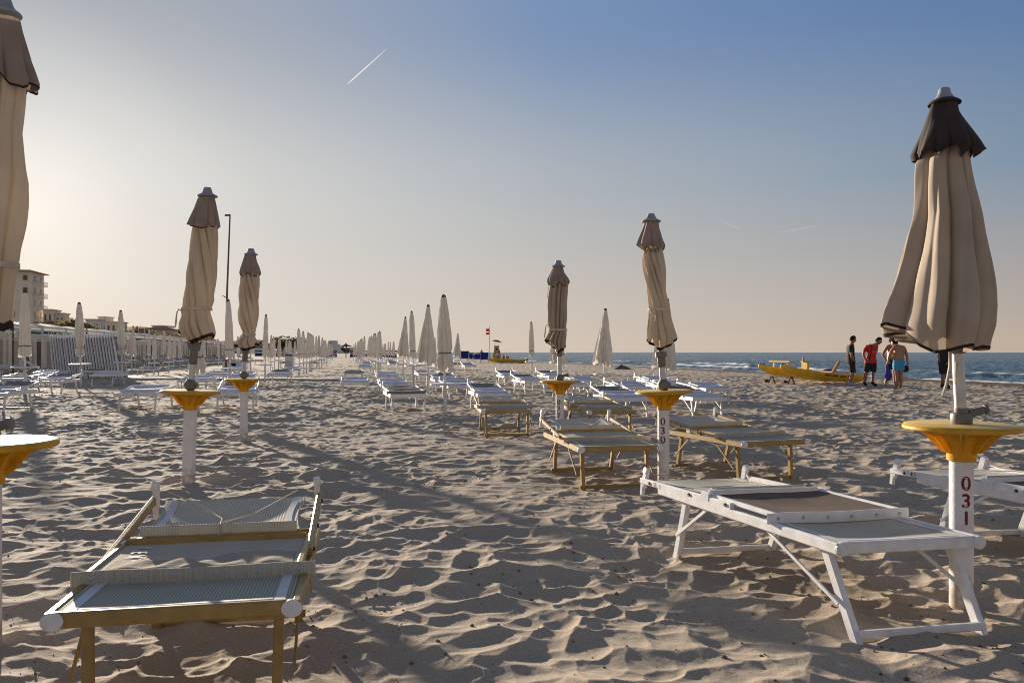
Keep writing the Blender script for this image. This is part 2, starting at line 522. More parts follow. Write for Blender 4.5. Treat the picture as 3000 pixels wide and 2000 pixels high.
def fan_mesh(name, r, a, zfun, mat, clip=None):
    rr, aa = np.meshgrid(r, a, indexing='ij')
    x = rr * np.sin(aa); y = rr * np.cos(aa)
    z = zfun(x, y)
    n, m = rr.shape
    co_ = np.stack([x, y, z], -1).reshape(-1, 3)
    idx = np.arange(n * m).reshape(n, m)
    q = np.stack([idx[:-1, :-1], idx[:-1, 1:], idx[1:, 1:], idx[1:, :-1]], -1).reshape(-1, 4)
    if clip is not None:
        keep = clip(x, y).reshape(-1)
        q = q[keep[q].any(axis=1)]
    me = bpy.data.meshes.new(name)
    me.vertices.add(len(co_)); me.vertices.foreach_set('co', co_.ravel())
    me.loops.add(q.size); me.loops.foreach_set('vertex_index', q[:, ::-1].ravel())
    me.polygons.add(len(q))
    me.polygons.foreach_set('loop_start', np.arange(0, q.size, 4)); 
    me.polygons.foreach_set('use_smooth', np.ones(len(q), bool))
    me.update(calc_edges=True)
    me.validate()
    me.materials.append(mat)
    o = bpy.data.objects.new(name, me)
    COL.objects.link(o)
    return tag(o, kind='structure')


# ------------------------------------------------------------------ sand and sea
def sand_material():
    m = bpy.data.materials.new('beach_sand'); m.use_nodes = True
    t = m.node_tree; b = t.nodes['Principled BSDF']; b.inputs['Roughness'].default_value = .95
    b.inputs['Specular IOR Level'].default_value = .15
    g = t.nodes.new('ShaderNodeNewGeometry')
    n1 = t.nodes.new('ShaderNodeTexNoise'); n1.inputs['Scale'].default_value = 1.1; n1.inputs['Detail'].default_value = 8
    n2 = t.nodes.new('ShaderNodeTexNoise'); n2.inputs['Scale'].default_value = 120; n2.inputs['Detail'].default_value = 6; n2.inputs['Roughness'].default_value = .75
    n3 = t.nodes.new('ShaderNodeTexNoise'); n3.inputs['Scale'].default_value = 38; n3.inputs['Detail'].default_value = 6
    for n in (n1, n2, n3): t.links.new(g.outputs['Position'], n.inputs['Vector'])
    mx = t.nodes.new('ShaderNodeMix'); mx.data_type = 'RGBA'
    mx.inputs[6].default_value = (.395, .32, .245, 1); mx.inputs[7].default_value = (.515, .43, .335, 1)
    t.links.new(n1.outputs[0], mx.inputs[0])
    mg = t.nodes.new('ShaderNodeMix'); mg.data_type = 'RGBA'; mg.blend_type = 'MULTIPLY'; mg.inputs[0].default_value = 1
    cr = t.nodes.new('ShaderNodeMapRange'); cr.inputs[1].default_value = .3; cr.inputs[2].default_value = .7
    cr.inputs[3].default_value = .66; cr.inputs[4].default_value = 1.2
    t.links.new(n2.outputs[0], cr.inputs[0])
    t.links.new(mx.outputs[2], mg.inputs[6]); t.links.new(cr.outputs[0], mg.inputs[7])
    # wet sand and sea-wrack along the waterline
    dot = t.nodes.new('ShaderNodeVectorMath'); dot.operation = 'DOT_PRODUCT'
    dot.inputs[1].default_value = (V.x, V.y, 0)
    t.links.new(g.outputs['Position'], dot.inputs[0])
    ad = t.nodes.new('ShaderNodeMath'); ad.operation = 'MULTIPLY_ADD'
    n4 = t.nodes.new('ShaderNodeTexNoise'); n4.inputs['Scale'].default_value = .7; n4.inputs['Detail'].default_value = 7
    t.links.new(g.outputs['Position'], n4.inputs['Vector'])
    t.links.new(n4.outputs[0], ad.inputs[0]); ad.inputs[1].default_value = 7.0; t.links.new(dot.outputs['Value'], ad.inputs[2])
    wr = t.nodes.new('ShaderNodeMapRange'); wr.inputs[1].default_value = 26.5; wr.inputs[2].default_value = 29.0
    t.links.new(ad.outputs[0], wr.inputs[0])
    mw = t.nodes.new('ShaderNodeMix'); mw.data_type = 'RGBA'
    mw.inputs[7].default_value = (.125, .08, .045, 1)
    t.links.new(wr.outputs[0], mw.inputs[0]); t.links.new(mg.outputs[2], mw.inputs[6])
    t.links.new(mw.outputs[2], b.inputs['Base Color'])
    bp = t.nodes.new('ShaderNodeBump'); bp.inputs['Strength'].default_value = .3; bp.inputs['Distance'].default_value = .008
    t.links.new(n3.outputs[0], bp.inputs['Height'])
    bp2 = t.nodes.new('ShaderNodeBump'); bp2.inputs['Strength'].default_value = .35; bp2.inputs['Distance'].default_value = .003
    t.links.new(n2.outputs[0], bp2.inputs['Height']); t.links.new(bp.outputs[0], bp2.inputs['Normal'])
    t.links.new(bp2.outputs[0], b.inputs['Normal'])
    return m


rn = [0.35]
while rn[-1] < 2.2: rn.append(rn[-1] * 1.02)
while rn[-1] < 42: rn.append(rn[-1] * 1.0033)
while rn[-1] < 420: rn.append(rn[-1] * 1.012)
while rn[-1] < 9000: rn.append(rn[-1] * 1.25)
an = list(np.radians(np.concatenate([np.arange(-180, -42, 3.0), np.arange(-42, -36, .4), np.arange(-36, 36, .066), np.arange(36, 42, .4), np.arange(42, 181.5, 3.0)])))
fan_mesh('sand', np.array(rn), np.array(an), sand_h, sand_material())

SEA = -.42


def sea_z(x, y):
    v = x * V.x + y * V.y; u = x * U.x + y * U.y
    r = np.sqrt(x * x + y * y)
    q = np.clip(1.3 - r / 600, .25, 1)
    z = .16 * vnoise(u * .2, v * .5, 41) + .20 * vnoise(u * .5, v * .95, 42) + .12 * vnoise(u * 1.3, v * 1.9, 43) + .03 * vnoise(u * 3, v * 4, 44)
    z = z * q * np.clip((v - 29) / 6, .25, 1)
    for vc, hgt, k in ((32.0, .20, 45), (36.5, .30, 46), (43, .22, 47)):
        c = vc + 2.2 * vnoise(u * .09, u * 0, k)
        on = np.clip(vnoise(u * .07, u * 0 + 3.3, k + 9) * 4 + .55, 0, 1)
        z += hgt * on * np.exp(-((v - c) / .8) ** 2)
    return SEA + z


def sea_material():
    m = bpy.data.materials.new('sea_water'); m.use_nodes = True
    t = m.node_tree; b = t.nodes['Principled BSDF']
    b.inputs['Base Color'].default_value = (.075, .13, .16, 1)
    b.inputs['Roughness'].default_value = .28
    b.inputs['Specular IOR Level'].default_value = .35
    g = t.nodes.new('ShaderNodeNewGeometry')
    mp = t.nodes.new('ShaderNodeMapping'); mp.inputs['Rotation'].default_value = (0, 0, AZ)
    mp.inputs['Scale'].default_value = (1.0, .45, 1)
    t.links.new(g.outputs['Position'], mp.inputs['Vector'])
    n1 = t.nodes.new('ShaderNodeTexNoise'); n1.inputs['Scale'].default_value = .9; n1.inputs['Detail'].default_value = 8
    n1.inputs['Roughness'].default_value = .62
    t.links.new(mp.outputs[0], n1.inputs['Vector'])
    bp = t.nodes.new('ShaderNodeBump'); bp.inputs['Strength'].default_value = 1.0; bp.inputs['Distance'].default_value = .55
    t.links.new(n1.outputs[0], bp.inputs['Height']); t.links.new(bp.outputs[0], b.inputs['Normal'])
    # foam: the wash at the shore, broken crests further out
    dot = t.nodes.new('ShaderNodeVectorMath'); dot.operation = 'DOT_PRODUCT'; dot.inputs[1].default_value = (V.x, V.y, 0)
    t.links.new(g.outputs['Position'], dot.inputs[0])
    n2 = t.nodes.new('ShaderNodeTexNoise'); n2.inputs['Scale'].default_value = .28; n2.inputs['Detail'].default_value = 9
    n2.inputs['Roughness'].default_value = .7
    t.links.new(mp.outputs[0], n2.inputs['Vector'])
    wash = t.nodes.new('ShaderNodeMapRange'); wash.inputs[1].default_value = 30.0; wash.inputs[2].default_value = 37.5
    wash.inputs[3].default_value = .36; wash.inputs[4].default_value = .63
    t.links.new(dot.outputs['Value'], wash.inputs[0])
    sub = t.nodes.new('ShaderNodeMath'); sub.operation = 'SUBTRACT'
    t.links.new(n2.outputs[0], sub.inputs[0]); t.links.new(wash.outputs[0], sub.inputs[1])
    fr = t.nodes.new('ShaderNodeMapRange'); fr.inputs[1].default_value = 0; fr.inputs[2].default_value = .06
    t.links.new(sub.outputs[0], fr.inputs[0])
    sp = t.nodes.new('ShaderNodeSeparateXYZ'); t.links.new(g.outputs['Position'], sp.inputs[0])
    cr = t.nodes.new('ShaderNodeMapRange'); cr.inputs[1].default_value = SEA + .17; cr.inputs[2].default_value = SEA + .27
    t.links.new(sp.outputs['Z'], cr.inputs[0])
    mm = t.nodes.new('ShaderNodeMath'); mm.operation = 'MAXIMUM'
    t.links.new(fr.outputs[0], mm.inputs[0]); t.links.new(cr.outputs[0], mm.inputs[1])
    fo = t.nodes.new('ShaderNodeBsdfDiffuse'); fo.inputs['Color'].default_value = (.78, .78, .77, 1)
    ms = t.nodes.new('ShaderNodeMixShader')
    t.links.new(mm.outputs[0], ms.inputs[0]); t.links.new(b.outputs[0], ms.inputs[1]); t.links.new(fo.outputs[0], ms.inputs[2])
    t.links.new(ms.outputs[0], t.nodes['Material Output'].inputs['Surface'])
    return m


rs_ = [22.0]
while rs_[-1] < 150: rs_.append(rs_[-1] * 1.0045)
while rs_[-1] < 900: rs_.append(rs_[-1] * 1.012)
while rs_[-1] < 12000: rs_.append(rs_[-1] * 1.2)
as_ = np.radians(np.concatenate([np.arange(-13, 36, .09), np.arange(36, 170, 2.0)]))
fan_mesh('sea', np.array(rs_), as_, sea_z, sea_material(), clip=lambda x, y: (x * V.x + y * V.y) > 28.2)


# ------------------------------------------------------------------ folded parasols
NA = 264


def canopy_points(prof, zb, nf, twist, amp, seed, rows=64, jitter=1.0, mode='saw', smooth=1):
    """prof: list (z, centre, radius) from the top down, zb(theta)->hem height.
    Pleats are sharp valleys between soft ribs, wound round the pole by twist."""
    rnd = random.Random(seed)
    th = np.linspace(0, 2 * np.pi, NA, endpoint=False)
    zt = prof[0][0]
    pz = np.array([p[0] for p in prof][::-1]); pc = np.array([p[1] for p in prof][::-1]); pr = np.array([p[2] for p in prof][::-1])
    h1, h2, h3 = [rnd.uniform(0, 6.28) for _ in range(3)]
    depth = np.array([rnd.uniform(.55, 1.0) for _ in range(nf)])
    edge = np.array([rnd.uniform(.72, .92) for _ in range(nf)])
    zbv = np.array([zb(t) for t in th])
    pts = []
    for j in range(rows + 1):
        t = (j / rows)
        z = zt + (zbv - zt) * t
        R = np.interp(z, pz, pr); cx = np.interp(z, pz, pc)
        tw = np.array([twist(a) for a in z])
        am = np.array([amp(a) for a in z])
        ph = th + tw
        ph = ph + jitter * (.16 * np.sin(2 * ph + h1) + .09 * np.sin(3 * ph + h2) + .05 * np.sin(5 * ph + h3 + z * 3))
        q = nf * ph / (2 * np.pi)
        k = np.floor(q).astype(int) % nf
        fr = q - np.floor(q)
        if mode == 'saw':            # flaps wrapped one over the other: a long face, then a sharp step back
            e = edge[k]
            fold = np.where(fr < e, (fr / e) ** .8, 1 - ((fr - e) / (1 - e)) ** .55)
        else:                        # hanging pleats: creased ridges and creased valleys
            e = .35 + .3 * edge[k]
            fold = np.where(fr < e, fr / e, (1 - fr) / (1 - e)) ** .75
        fold = 1 - (1 - fold) * depth[k]
        r = R * (1 - am * (1 - fold))
        r -= R * am * (.55 if mode == 'saw' else .30) * np.exp(-(np.minimum(fr, 1 - fr) / .055) ** 2) * depth[k]      # the tuck where one flap goes under the next
        # a shallow crease on each face
        r += -R * .10 * am * np.exp(-((fr - .45 - .12 * np.sin(z * 4 + k)) / .07) ** 2)
        r += .004 * np.sin(ph * 4 + z * 9 + h1) + .003 * np.sin(ph * 9 - z * 17 + h3)
        if smooth:
            r = sum(np.roll(r, q) for q in range(-smooth, smooth + 1)) / (2 * smooth + 1)
        pts.append(np.stack([cx + r * np.cos(th), r * np.sin(th), z], -1))
    return np.array(pts)


def canopy_mesh(pts, name, mat, parent, j0=0, j1=None, grow=0.0):
    P_ = pts[j0:j1].copy()
    if grow:
        c = P_.mean(axis=1, keepdims=True)
        d = P_ - c; d[..., 2] = 0
        n = np.linalg.norm(d, axis=-1, keepdims=True)
        P_ += d / np.maximum(n, 1e-5) * grow
    n = P_.shape[0]
    mb = MB()
    vs = [tuple(p) for row in P_ for p in row]
    fs = [(j * NA + k, (j + 1) * NA + k, (j + 1) * NA + (k + 1) % NA, j * NA + (k + 1) % NA) for j in range(n - 1) for k in range(NA)]
    mb.add(vs, fs)
    return mb.build(name, mat, parent, angle=38)


def band(pts, j, grow, h, name, mat, parent):
    """a strap round the folded cloth: follows the outside of the folds"""
    ring = pts[j]; c = ring.mean(axis=0)
    d = ring - c; d[:, 2] = 0
    rad = np.linalg.norm(d, axis=1)
    sm = np.array([max(rad[(k + q) % NA] for q in range(-13, 14)) for k in range(NA)])
    sm = np.array([np.mean([sm[(k + q) % NA] for q in range(-9, 10)]) for k in range(NA)]) + grow
    u = d / rad[:, None]
    mb = MB(); vs = []
    for dz, g in ((-h / 2, 0), (-h / 2, .003), (h / 2, .003), (h / 2, 0)):
        for k in range(NA):
            p = c + u[k] * (sm[k] + g)
            vs.append((p[0], p[1], c[2] + dz))
    fs = []
    for q in range(4):
        q2 = (q + 1) % 4
        for k in range(NA):
            k2 = (k + 1) % NA
            fs.append((q * NA + k, q * NA + k2, q2 * NA + k2, q2 * NA + k))
    mb.add(vs, fs)
    return mb.build(name, mat, parent)


def table_on_post(root, z0, tilt=(0, 0), digits=None, dig_ang=0.0, post_bend=0.0, square=False):
    """white post with the yellow ribbed table on top; z0 is the table top height"""
    mb = MB()
    r = .051
    if square:
        mb.bar((0, 0, -.35), (post_bend, 0, z0 - .15), r * 1.75, r * 1.75, ch=.08, up=(0, 1, 0))
    else:
        mb.lathe([(r, -.35), (r, z0 - .15)], 36)
    post = mb.build('post', M['pvc'], root)
    if digits:
        for q, ch in enumerate(digits):
            o = lettering('digit', ch, .088, M['red_ink'], post, matrix=dig_ang, bend=r, extrude=.0004)
            o.matrix_local = Matrix.Translation((0, 0, z0 - .275 - q * .08))
    rot = Matrix.Rotation(R_(tilt[0]), 4, 'Y') @ Matrix.Rotation(R_(tilt[1]), 4, 'X')
    off = Matrix.Translation((post_bend, 0, z0))
    mb = MB()
    mb.lathe([(.0, .0), (.232, .0), (.243, -.003), (.250, -.010), (.251, -.022), (.247, -.027), (.235, -.029), (0.0, -.029)], 72, close=False)
    tb = mb.build('table', M['yellow_top'], root)
    tb.data.materials.append(M['yellow'])
    for p in tb.data.polygons:
        if p.center.z < -.006: p.material_index = 1
    tb.matrix_local = off @ rot
    mb = MB()
    mb.lathe([(.150, -.027), (.125, -.045), (.092, -.085), (.066, -.135), (.062, -.15), (.062, -.195), (.059, -.20), (.050, -.20), (.050, -.19)], 48, close=False)
    for k in range(8):
        a = 2 * math.pi * k / 8 + .25
        ca, sa = math.cos(a), math.sin(a)
        prof = [(.05, -.028), (.212, -.028), (.180, -.043), (.152, -.062), (.128, -.095), (.104, -.13), (.080, -.155), (.062, -.157)]
        vs = []
        for sgn in (-1, 1):
            for x, z in prof:
                vs.append((x * ca - sgn * .0045 * sa, x * sa + sgn * .0045 * ca, z))
        n = len(prof)
        fs = [tuple(range(n))[::-1], tuple(range(n, 2 * n))] + [(i, (i + 1) % n, n + (i + 1) % n, n + i) for i in range(n)]
        mb.add(vs, fs)
    for i_, v_ in enumerate(mb.v): mb.v[i_] = (v_[0], v_[1], -.027 + (v_[2] + .027) * .84)
    o = mb.build('bracket', M['yellow'], tb, angle=35)
    return post


def big_parasol(label, x, y_base, dyb, z_top_table, prof_d, cap_d, fin_d, zb, nf, twist, amp, seed, tie=None, digits=None,
                cap_mat='taupe_cap', mat='beige', tilt=(0, 0), hub=(.0, .0), pole_lean=None, cap_zb=None, dig_ang=0.0,
                post_bend=0.0, square=False, strap_tail=None, hemrows=2, mode='saw', clamp='grey', hooks=True):
    """profiles are read off in display pixels and turned into metres at the parasol's own distance"""
    base = P(x * K, HZ + dyb)
    s = base.y / F * K                          # metres per display pixel at that depth
    root = empty('beach_parasol', base, 0, label, 'parasol', 'beige parasols on yellow-topped table posts')
    z_of = lambda yy: CH - (yy * K - HZ) * base.y / F
    kx = math.cos(math.atan((x * K - 1500) / F))     # a round thing seen off the lens axis is drawn wider
    conv = lambda L: [(z_of(a), ((b + c) / 2 - x) * s, (c - b) / 2 * s * kx) for a, b, c in L]
    prof = conv(prof_d); cap = conv(cap_d)
    table_on_post(root, z_top_table, tilt, digits, dig_ang, post_bend, square)
    # pole, clamp, hub
    top = (cap[0][1], 0, cap[0][0] - .01)
    low = (post_bend, 0, z_top_table)
    along = lambda z: tuple(Vector(low).lerp(Vector(top), (z - low[2]) / (top[2] - low[2])))
    mb = MB(); mb.tube([low, top], .0255, 20); mb.build('pole', M['alu'], root)
    mb = MB()
    zc = z_top_table
    if clamp == 'grey':
        mb.lathe([(.045, zc + .001), (.047, zc + .006), (.047, zc + .042), (.043, zc + .05), (.031, zc + .055), (.031, zc + .075)], 28, c=(post_bend, 0, 0))
        mb.bar((post_bend + .03, -.01, zc + .05), (post_bend + .10, -.02, zc + .068), .03, .036)
        mb.tube([(post_bend + .095, -.02, zc + .068), (post_bend + .108, -.021, zc + .07)], .024, 14)
    else:
        mb.lathe([(.030, zc + .001), (.05, zc + .018), (.052, zc + .05), (.05, zc + .07), (.034, zc + .09), (.029, zc + .10)], 28, c=(post_bend, 0, 0))
        mb.bar((post_bend - .05, 0, zc + .05), (post_bend + .06, 0, zc + .05), .05, .035)
    mb.build('clamp', M['plastic_grey'], root)
    z0, z1 = hub
    mb = MB()
    a0 = Vector(along(z0)); a1 = Vector(along(z1))
    mb.tube([a0, a0.lerp(a1, .05), a0.lerp(a1, .6), a0.lerp(a1, .64), a0.lerp(a1, .95), a1], [.032, .036, .036, .052, .052, .04], 20)
    if hooks:
        for k in range(8):
            t = 2 * math.pi * k / 8
            c = a0.lerp(a1, .72)
            mb.bar(c + Vector((math.cos(t) * .045, math.sin(t) * .045, 0)), c + Vector((math.cos(t) * .062, math.sin(t) * .062, .06)), .012, .012)
        for sg in (-1, 1):
            c = a0.lerp(a1, .35)
            mb.tube([c + Vector((sg * .034, 0, .0)), c + Vector((sg * .055, 0, -.012)), c + Vector((sg * .075, 0, -.004)), c + Vector((sg * .08, 0, .018))], .005, 6)
    if z0 < z1: mb.build('runner', M['plastic_grey'], root)
    # canopy
    pts = canopy_points(prof, zb(z_of), nf, twist(z_of), amp(z_of), seed, mode=mode)
    can = canopy_mesh(pts, 'canopy', M[mat], root)
    canopy_mesh(pts, 'hem', M['hem'], can, j0=len(pts) - 1 - hemrows, grow=.0025)
    if tie:
        zt = z_of(tie)
        j = int(np.argmin([abs(r[:, 2].mean() - zt) for r in pts]))
        band(pts, j, .002, .022, 'tie_strap', M['strap'], can)
        c = pts[j]
        lft = c[np.argmin(c[:, 0] + c[:, 1] * .8)]
        mb = MB()
        q = Vector(lft) + Vector((-.005, -.01, 0))
        mb.tube([q, q + Vector((-.02, -.004, .01)), q + Vector((-.035, -.006, -.02)), q + Vector((-.042, -.004, -.09)), q + Vector((-.05, -.002, -.15))], [.008, .006, .006, .009, .007], 8)
        mb.tube([q, q + Vector((.012, -.02, .008)), q + Vector((.018, -.022, -.04)), q + Vector((.012, -.018, -.07))], .006, 6)
        mb.build('tie_end', M['strap'], can)
    if strap_tail:
        mb = MB()
        for line in strap_tail:
            mb.tube([((a - x) * s, d, z_of(b)) for a, b, d in line], .007, 6)
        mb.build('tie_end', M['strap'], can)
    # the vent flounce on top, and the metal finial
    zz = cap[-1][0]
    cz = cap_zb(z_of) if cap_zb else (lambda t: zz + .018 * math.sin(4 * t + 1) + .01 * math.sin(7 * t))
    cpts = canopy_points(cap, cz, 8, lambda z: .25, lambda z: .05 + .34 * max(0, min(1, (cap[0][0] - z) / max(.05, cap[0][0] - zz))) ** 1.5, seed + 5, rows=30, mode='tri')
    co_ = canopy_mesh(cpts, 'vent_flap', M[cap_mat], can)
    canopy_mesh(cpts, 'hem', M['hem'], can, j0=29, grow=.002)
    f = conv(fin_d)
    mb = MB()
    cxx = f[0][1]
    mb.lathe([(max(r, .002), z) for z, c, r in f][::-1], 28, c=(cxx, 0, 0))
    zb_, _, rb = f[-1]
    fo = mb.build('finial', M['finial'], root)
    mb = MB()
    mb.lathe([(rb * 1.02, zb_ + .003), (rb * 1.35, zb_ - .008), (rb * 1.45, zb_ - .014), (rb * 1.42, zb_ - .019), (rb * .8, zb_ - .012)], 36, c=(cxx, 0, 0))
    mb.build('finial_brim', M['hem' if cap_mat == 'brown_cap' else 'finial'], fo)
    return root


def const(v): return lambda z_of: (lambda z: v)


def steps(tbl):
    """value against display row -> function of height"""
    def mk(z_of):
        zs = np.array([z_of(y) for y, _ in tbl])[::-1]; vs = np.array([v for _, v in tbl])[::-1]
        return lambda z: float(np.interp(z, zs, vs))
    return mk


def hem_line(tbl):
    """hem row by angle (degrees, 0 = right, 270 = towards the camera)"""
    def mk(z_of):
        a = np.array([t for t, _ in tbl] + [360 + tbl[0][0]]); v = np.array([z_of(y) for _, y in tbl] + [z_of(tbl[0][1])])
        return lambda th: float(np.interp(math.degrees(th) % 360, a, v, period=360))
    return mk


# right foreground, loose and wide
big_parasol('beige parasol with a black-brown top flap hanging loose on post 031', 2208, 0, 718, .815,
            [(335, 2128, 2228), (372, 2103, 2235), (432, 2097, 2245), (497, 2090, 2260), (582, 2066, 2276), (657, 2039, 2288), (707, 2020, 2294), (747, 2007, 2293), (812, 2030, 2270)],
            [(236, 2138, 2203), (262, 2128, 2208), (290, 2116, 2226), (330, 2095, 2252), (350, 2086, 2264), (376, 2098, 2240)],
            [(203, 2158, 2180), (206, 2155, 2183), (216, 2153, 2185), (226, 2146, 2193), (231, 2141, 2197)],
            hem_line([(0, 776), (25, 792), (50, 806), (90, 790), (150, 770), (180, 746), (205, 772), (222, 796), (240, 812), (262, 808), (280, 796), (300, 808), (318, 800), (335, 806)]),
            8, steps([(330, .5), (810, .3)]), steps([(330, .26), (450, .40), (812, .50)]), 14, digits='031', cap_mat='brown_cap',
            hub=(1.145, 1.245), dig_ang=-.12, strap_tail=[[(2172, 800, -.04), (2166, 840, -.06), (2155, 880, -.07), (2143, 907, -.08)], [(2188, 830, -.03), (2187, 860, -.03), (2184, 880, -.04)]],
            hemrows=1, mode='tri', cap_zb=hem_line([(0, 352), (20, 372), (45, 350), (70, 372), (100, 345), (140, 365), (180, 362), (205, 350), (230, 366), (255, 345), (275, 376), (292, 350), (312, 374), (335, 350)]))
# left pair, wound and tied
big_parasol('tall beige parasol wound tight with a strap, behind the front left lounger', 430, 0, 381, .815,
            [(520, 438, 502), (545, 437, 503), (600, 431, 501), (655, 424, 497), (690, 418, 493), (706, 416, 486), (712, 416, 482), (722, 416, 484), (745, 403, 494), (765, 402, 500), (782, 420, 492), (792, 438, 476)],
            [(450, 460, 493), (458, 453, 495), (480, 444, 499), (515, 430, 507), (529, 432, 506)],
            [(431, 468, 485), (434, 467, 486), (443, 464, 489), (447, 459, 493)],
            hem_line([(0, 768), (40, 778), (90, 782), (150, 778), (180, 765), (215, 782), (250, 790), (270, 787), (300, 782), (330, 774)]),
            9, steps([(520, .0), (700, -1.7), (790, -2.2)]), steps([(520, .48), (600, .44), (700, .30), (715, .20), (750, .36), (790, .55)]), 21, tie=710,
            mat='beige_grey', hub=(1.045, 1.245), tilt=(2.2, -.6), post_bend=.03, square=True, clamp='round',
            cap_zb=hem_line([(0, 527), (40, 512), (80, 520), (130, 512), (180, 514), (220, 522), (250, 526), (280, 530), (320, 524)]))
big_parasol('beige parasol wound tight on the slim yellow-topped post, a lamp pole behind it', 560, 0, 252, .80,
            [(620, 552, 596), (640, 550, 598), (680, 547, 597), (715, 546, 596), (745, 548, 592), (762, 556, 588), (768, 558, 586), (776, 550, 588), (788, 536, 596), (798, 540, 597), (806, 552, 586)],
            [(583, 564, 587), (600, 558, 590), (615, 552, 596), (627, 549, 600), (634, 552, 597)],
            [(571, 570, 583), (573, 569, 584), (579, 567, 586), (582, 564, 587)],
            hem_line([(0, 792), (60, 800), (120, 802), (180, 790), (220, 800), (260, 806), (300, 804), (340, 797)]),
            9, steps([(620, .0), (760, -2.1), (806, -2.5)]), steps([(620, .48), (680, .44), (760, .26), (785, .42), (806, .55)]), 33, tie=768,
            mat='beige_grey', hub=(1.03, 1.21), clamp='round', hemrows=2)
big_parasol('beige parasol gathered with a cord above its hem, on post 029', 1286, 0, 268, .80,
            [(648, 1261, 1304), (672, 1257, 1305), (700, 1256, 1304), (735, 1256, 1305), (754, 1260, 1303), (758, 1263, 1303), (766, 1258, 1304), (782, 1249, 1303), (796, 1256, 1301), (812, 1272, 1296)],
            [(612, 1272, 1292), (625, 1266, 1296), (640, 1257, 1306), (647, 1256, 1309), (657, 1260, 1304)],
            [(598, 1277, 1288), (600, 1276, 1289), (606, 1274, 1291), (609, 1271, 1293)],
            hem_line([(0, 798), (60, 800), (120, 796), (180, 780), (210, 788), (240, 800), (265, 812), (290, 806), (330, 803)]),
            10, steps([(648, .0), (760, .2), (812, .35)]), steps([(648, .38), (758, .3), (785, .45), (812, .55)]), 44, tie=758,
            digits='029', dig_ang=-.35, hub=(1.10, 1.20), hemrows=2)
big_parasol('beige parasol leaning right, tied with a bow, on post 030', 1524, 0, 381, .815,
            [(572, 1476, 1524), (595, 1474, 1526), (620, 1477, 1529), (655, 1482, 1533), (690, 1488, 1536), (706, 1490, 1537), (712, 1490, 1538), (730, 1487, 1543), (755, 1481, 1552), (775, 1479, 1558), (790, 1484, 1552), (806, 1502, 1530)],
            [(507, 1481, 1512), (525, 1476, 1514), (545, 1468, 1521), (562, 1461, 1530), (585, 1478, 1522)],
            [(491, 1488, 1503), (494, 1487, 1504), (501, 1484, 1508), (505, 1480, 1512)],
            hem_line([(0, 778), (45, 785), (90, 790), (140, 786), (180, 774), (205, 790), (225, 803), (260, 806), (290, 802), (330, 788)]),
            9, steps([(572, .0), (700, -1.25), (806, -1.6)]), steps([(572, .48), (650, .44), (710, .28), (760, .38), (806, .55)]), 52, tie=711,
            mat='beige_grey', digits='030', dig_ang=-.3, hub=(1.02, 1.16), tilt=(-2.0, 0), clamp='round', hooks=False,
            cap_zb=hem_line([(0, 566), (30, 585), (60, 565), (100, 580), (140, 562), (180, 563), (205, 584), (235, 570), (262, 588), (285, 572), (315, 588), (340, 570)]))
big_parasol('beige parasol cut by the left edge of the photo, the low sun behind it', -30, 0, 850, .80,
            [(150, -50, 66), (220, -48, 64), (300, -48, 54), (350, -56, 60), (415, -66, 69), (460, -66, 66), (520, -64, 59), (600, -58, 46), (620, -56, 44), (650, -54, 40), (700, -52, 33), (760, -50, 28), (950, -40, 20)],
            [(45, -28, 50), (80, -40, 60), (140, -55, 76), (190, -70, 98), (207, -66, 95)],
            [(-10, -5, 22), (-4, -8, 26), (12, -14, 33), (24, -20, 42)],
            hem_line([(0, 754), (40, 758), (90, 750), (150, 748), (180, 745), (230, 742), (270, 742), (295, 746), (315, 760), (340, 762)]),
            8, steps([(150, .2), (760, .6)]), steps([(150, .2), (480, .24), (760, .34)]), 63, tie=609, cap_mat='taupe_cap', mat='beige_grey',
            hub=(1.18, 1.17), hooks=False, hemrows=2, cap_zb=hem_line([(0, 195), (30, 210), (60, 192), (100, 205), (140, 190), (180, 198), (230, 178), (280, 176), (310, 208), (335, 212)]))


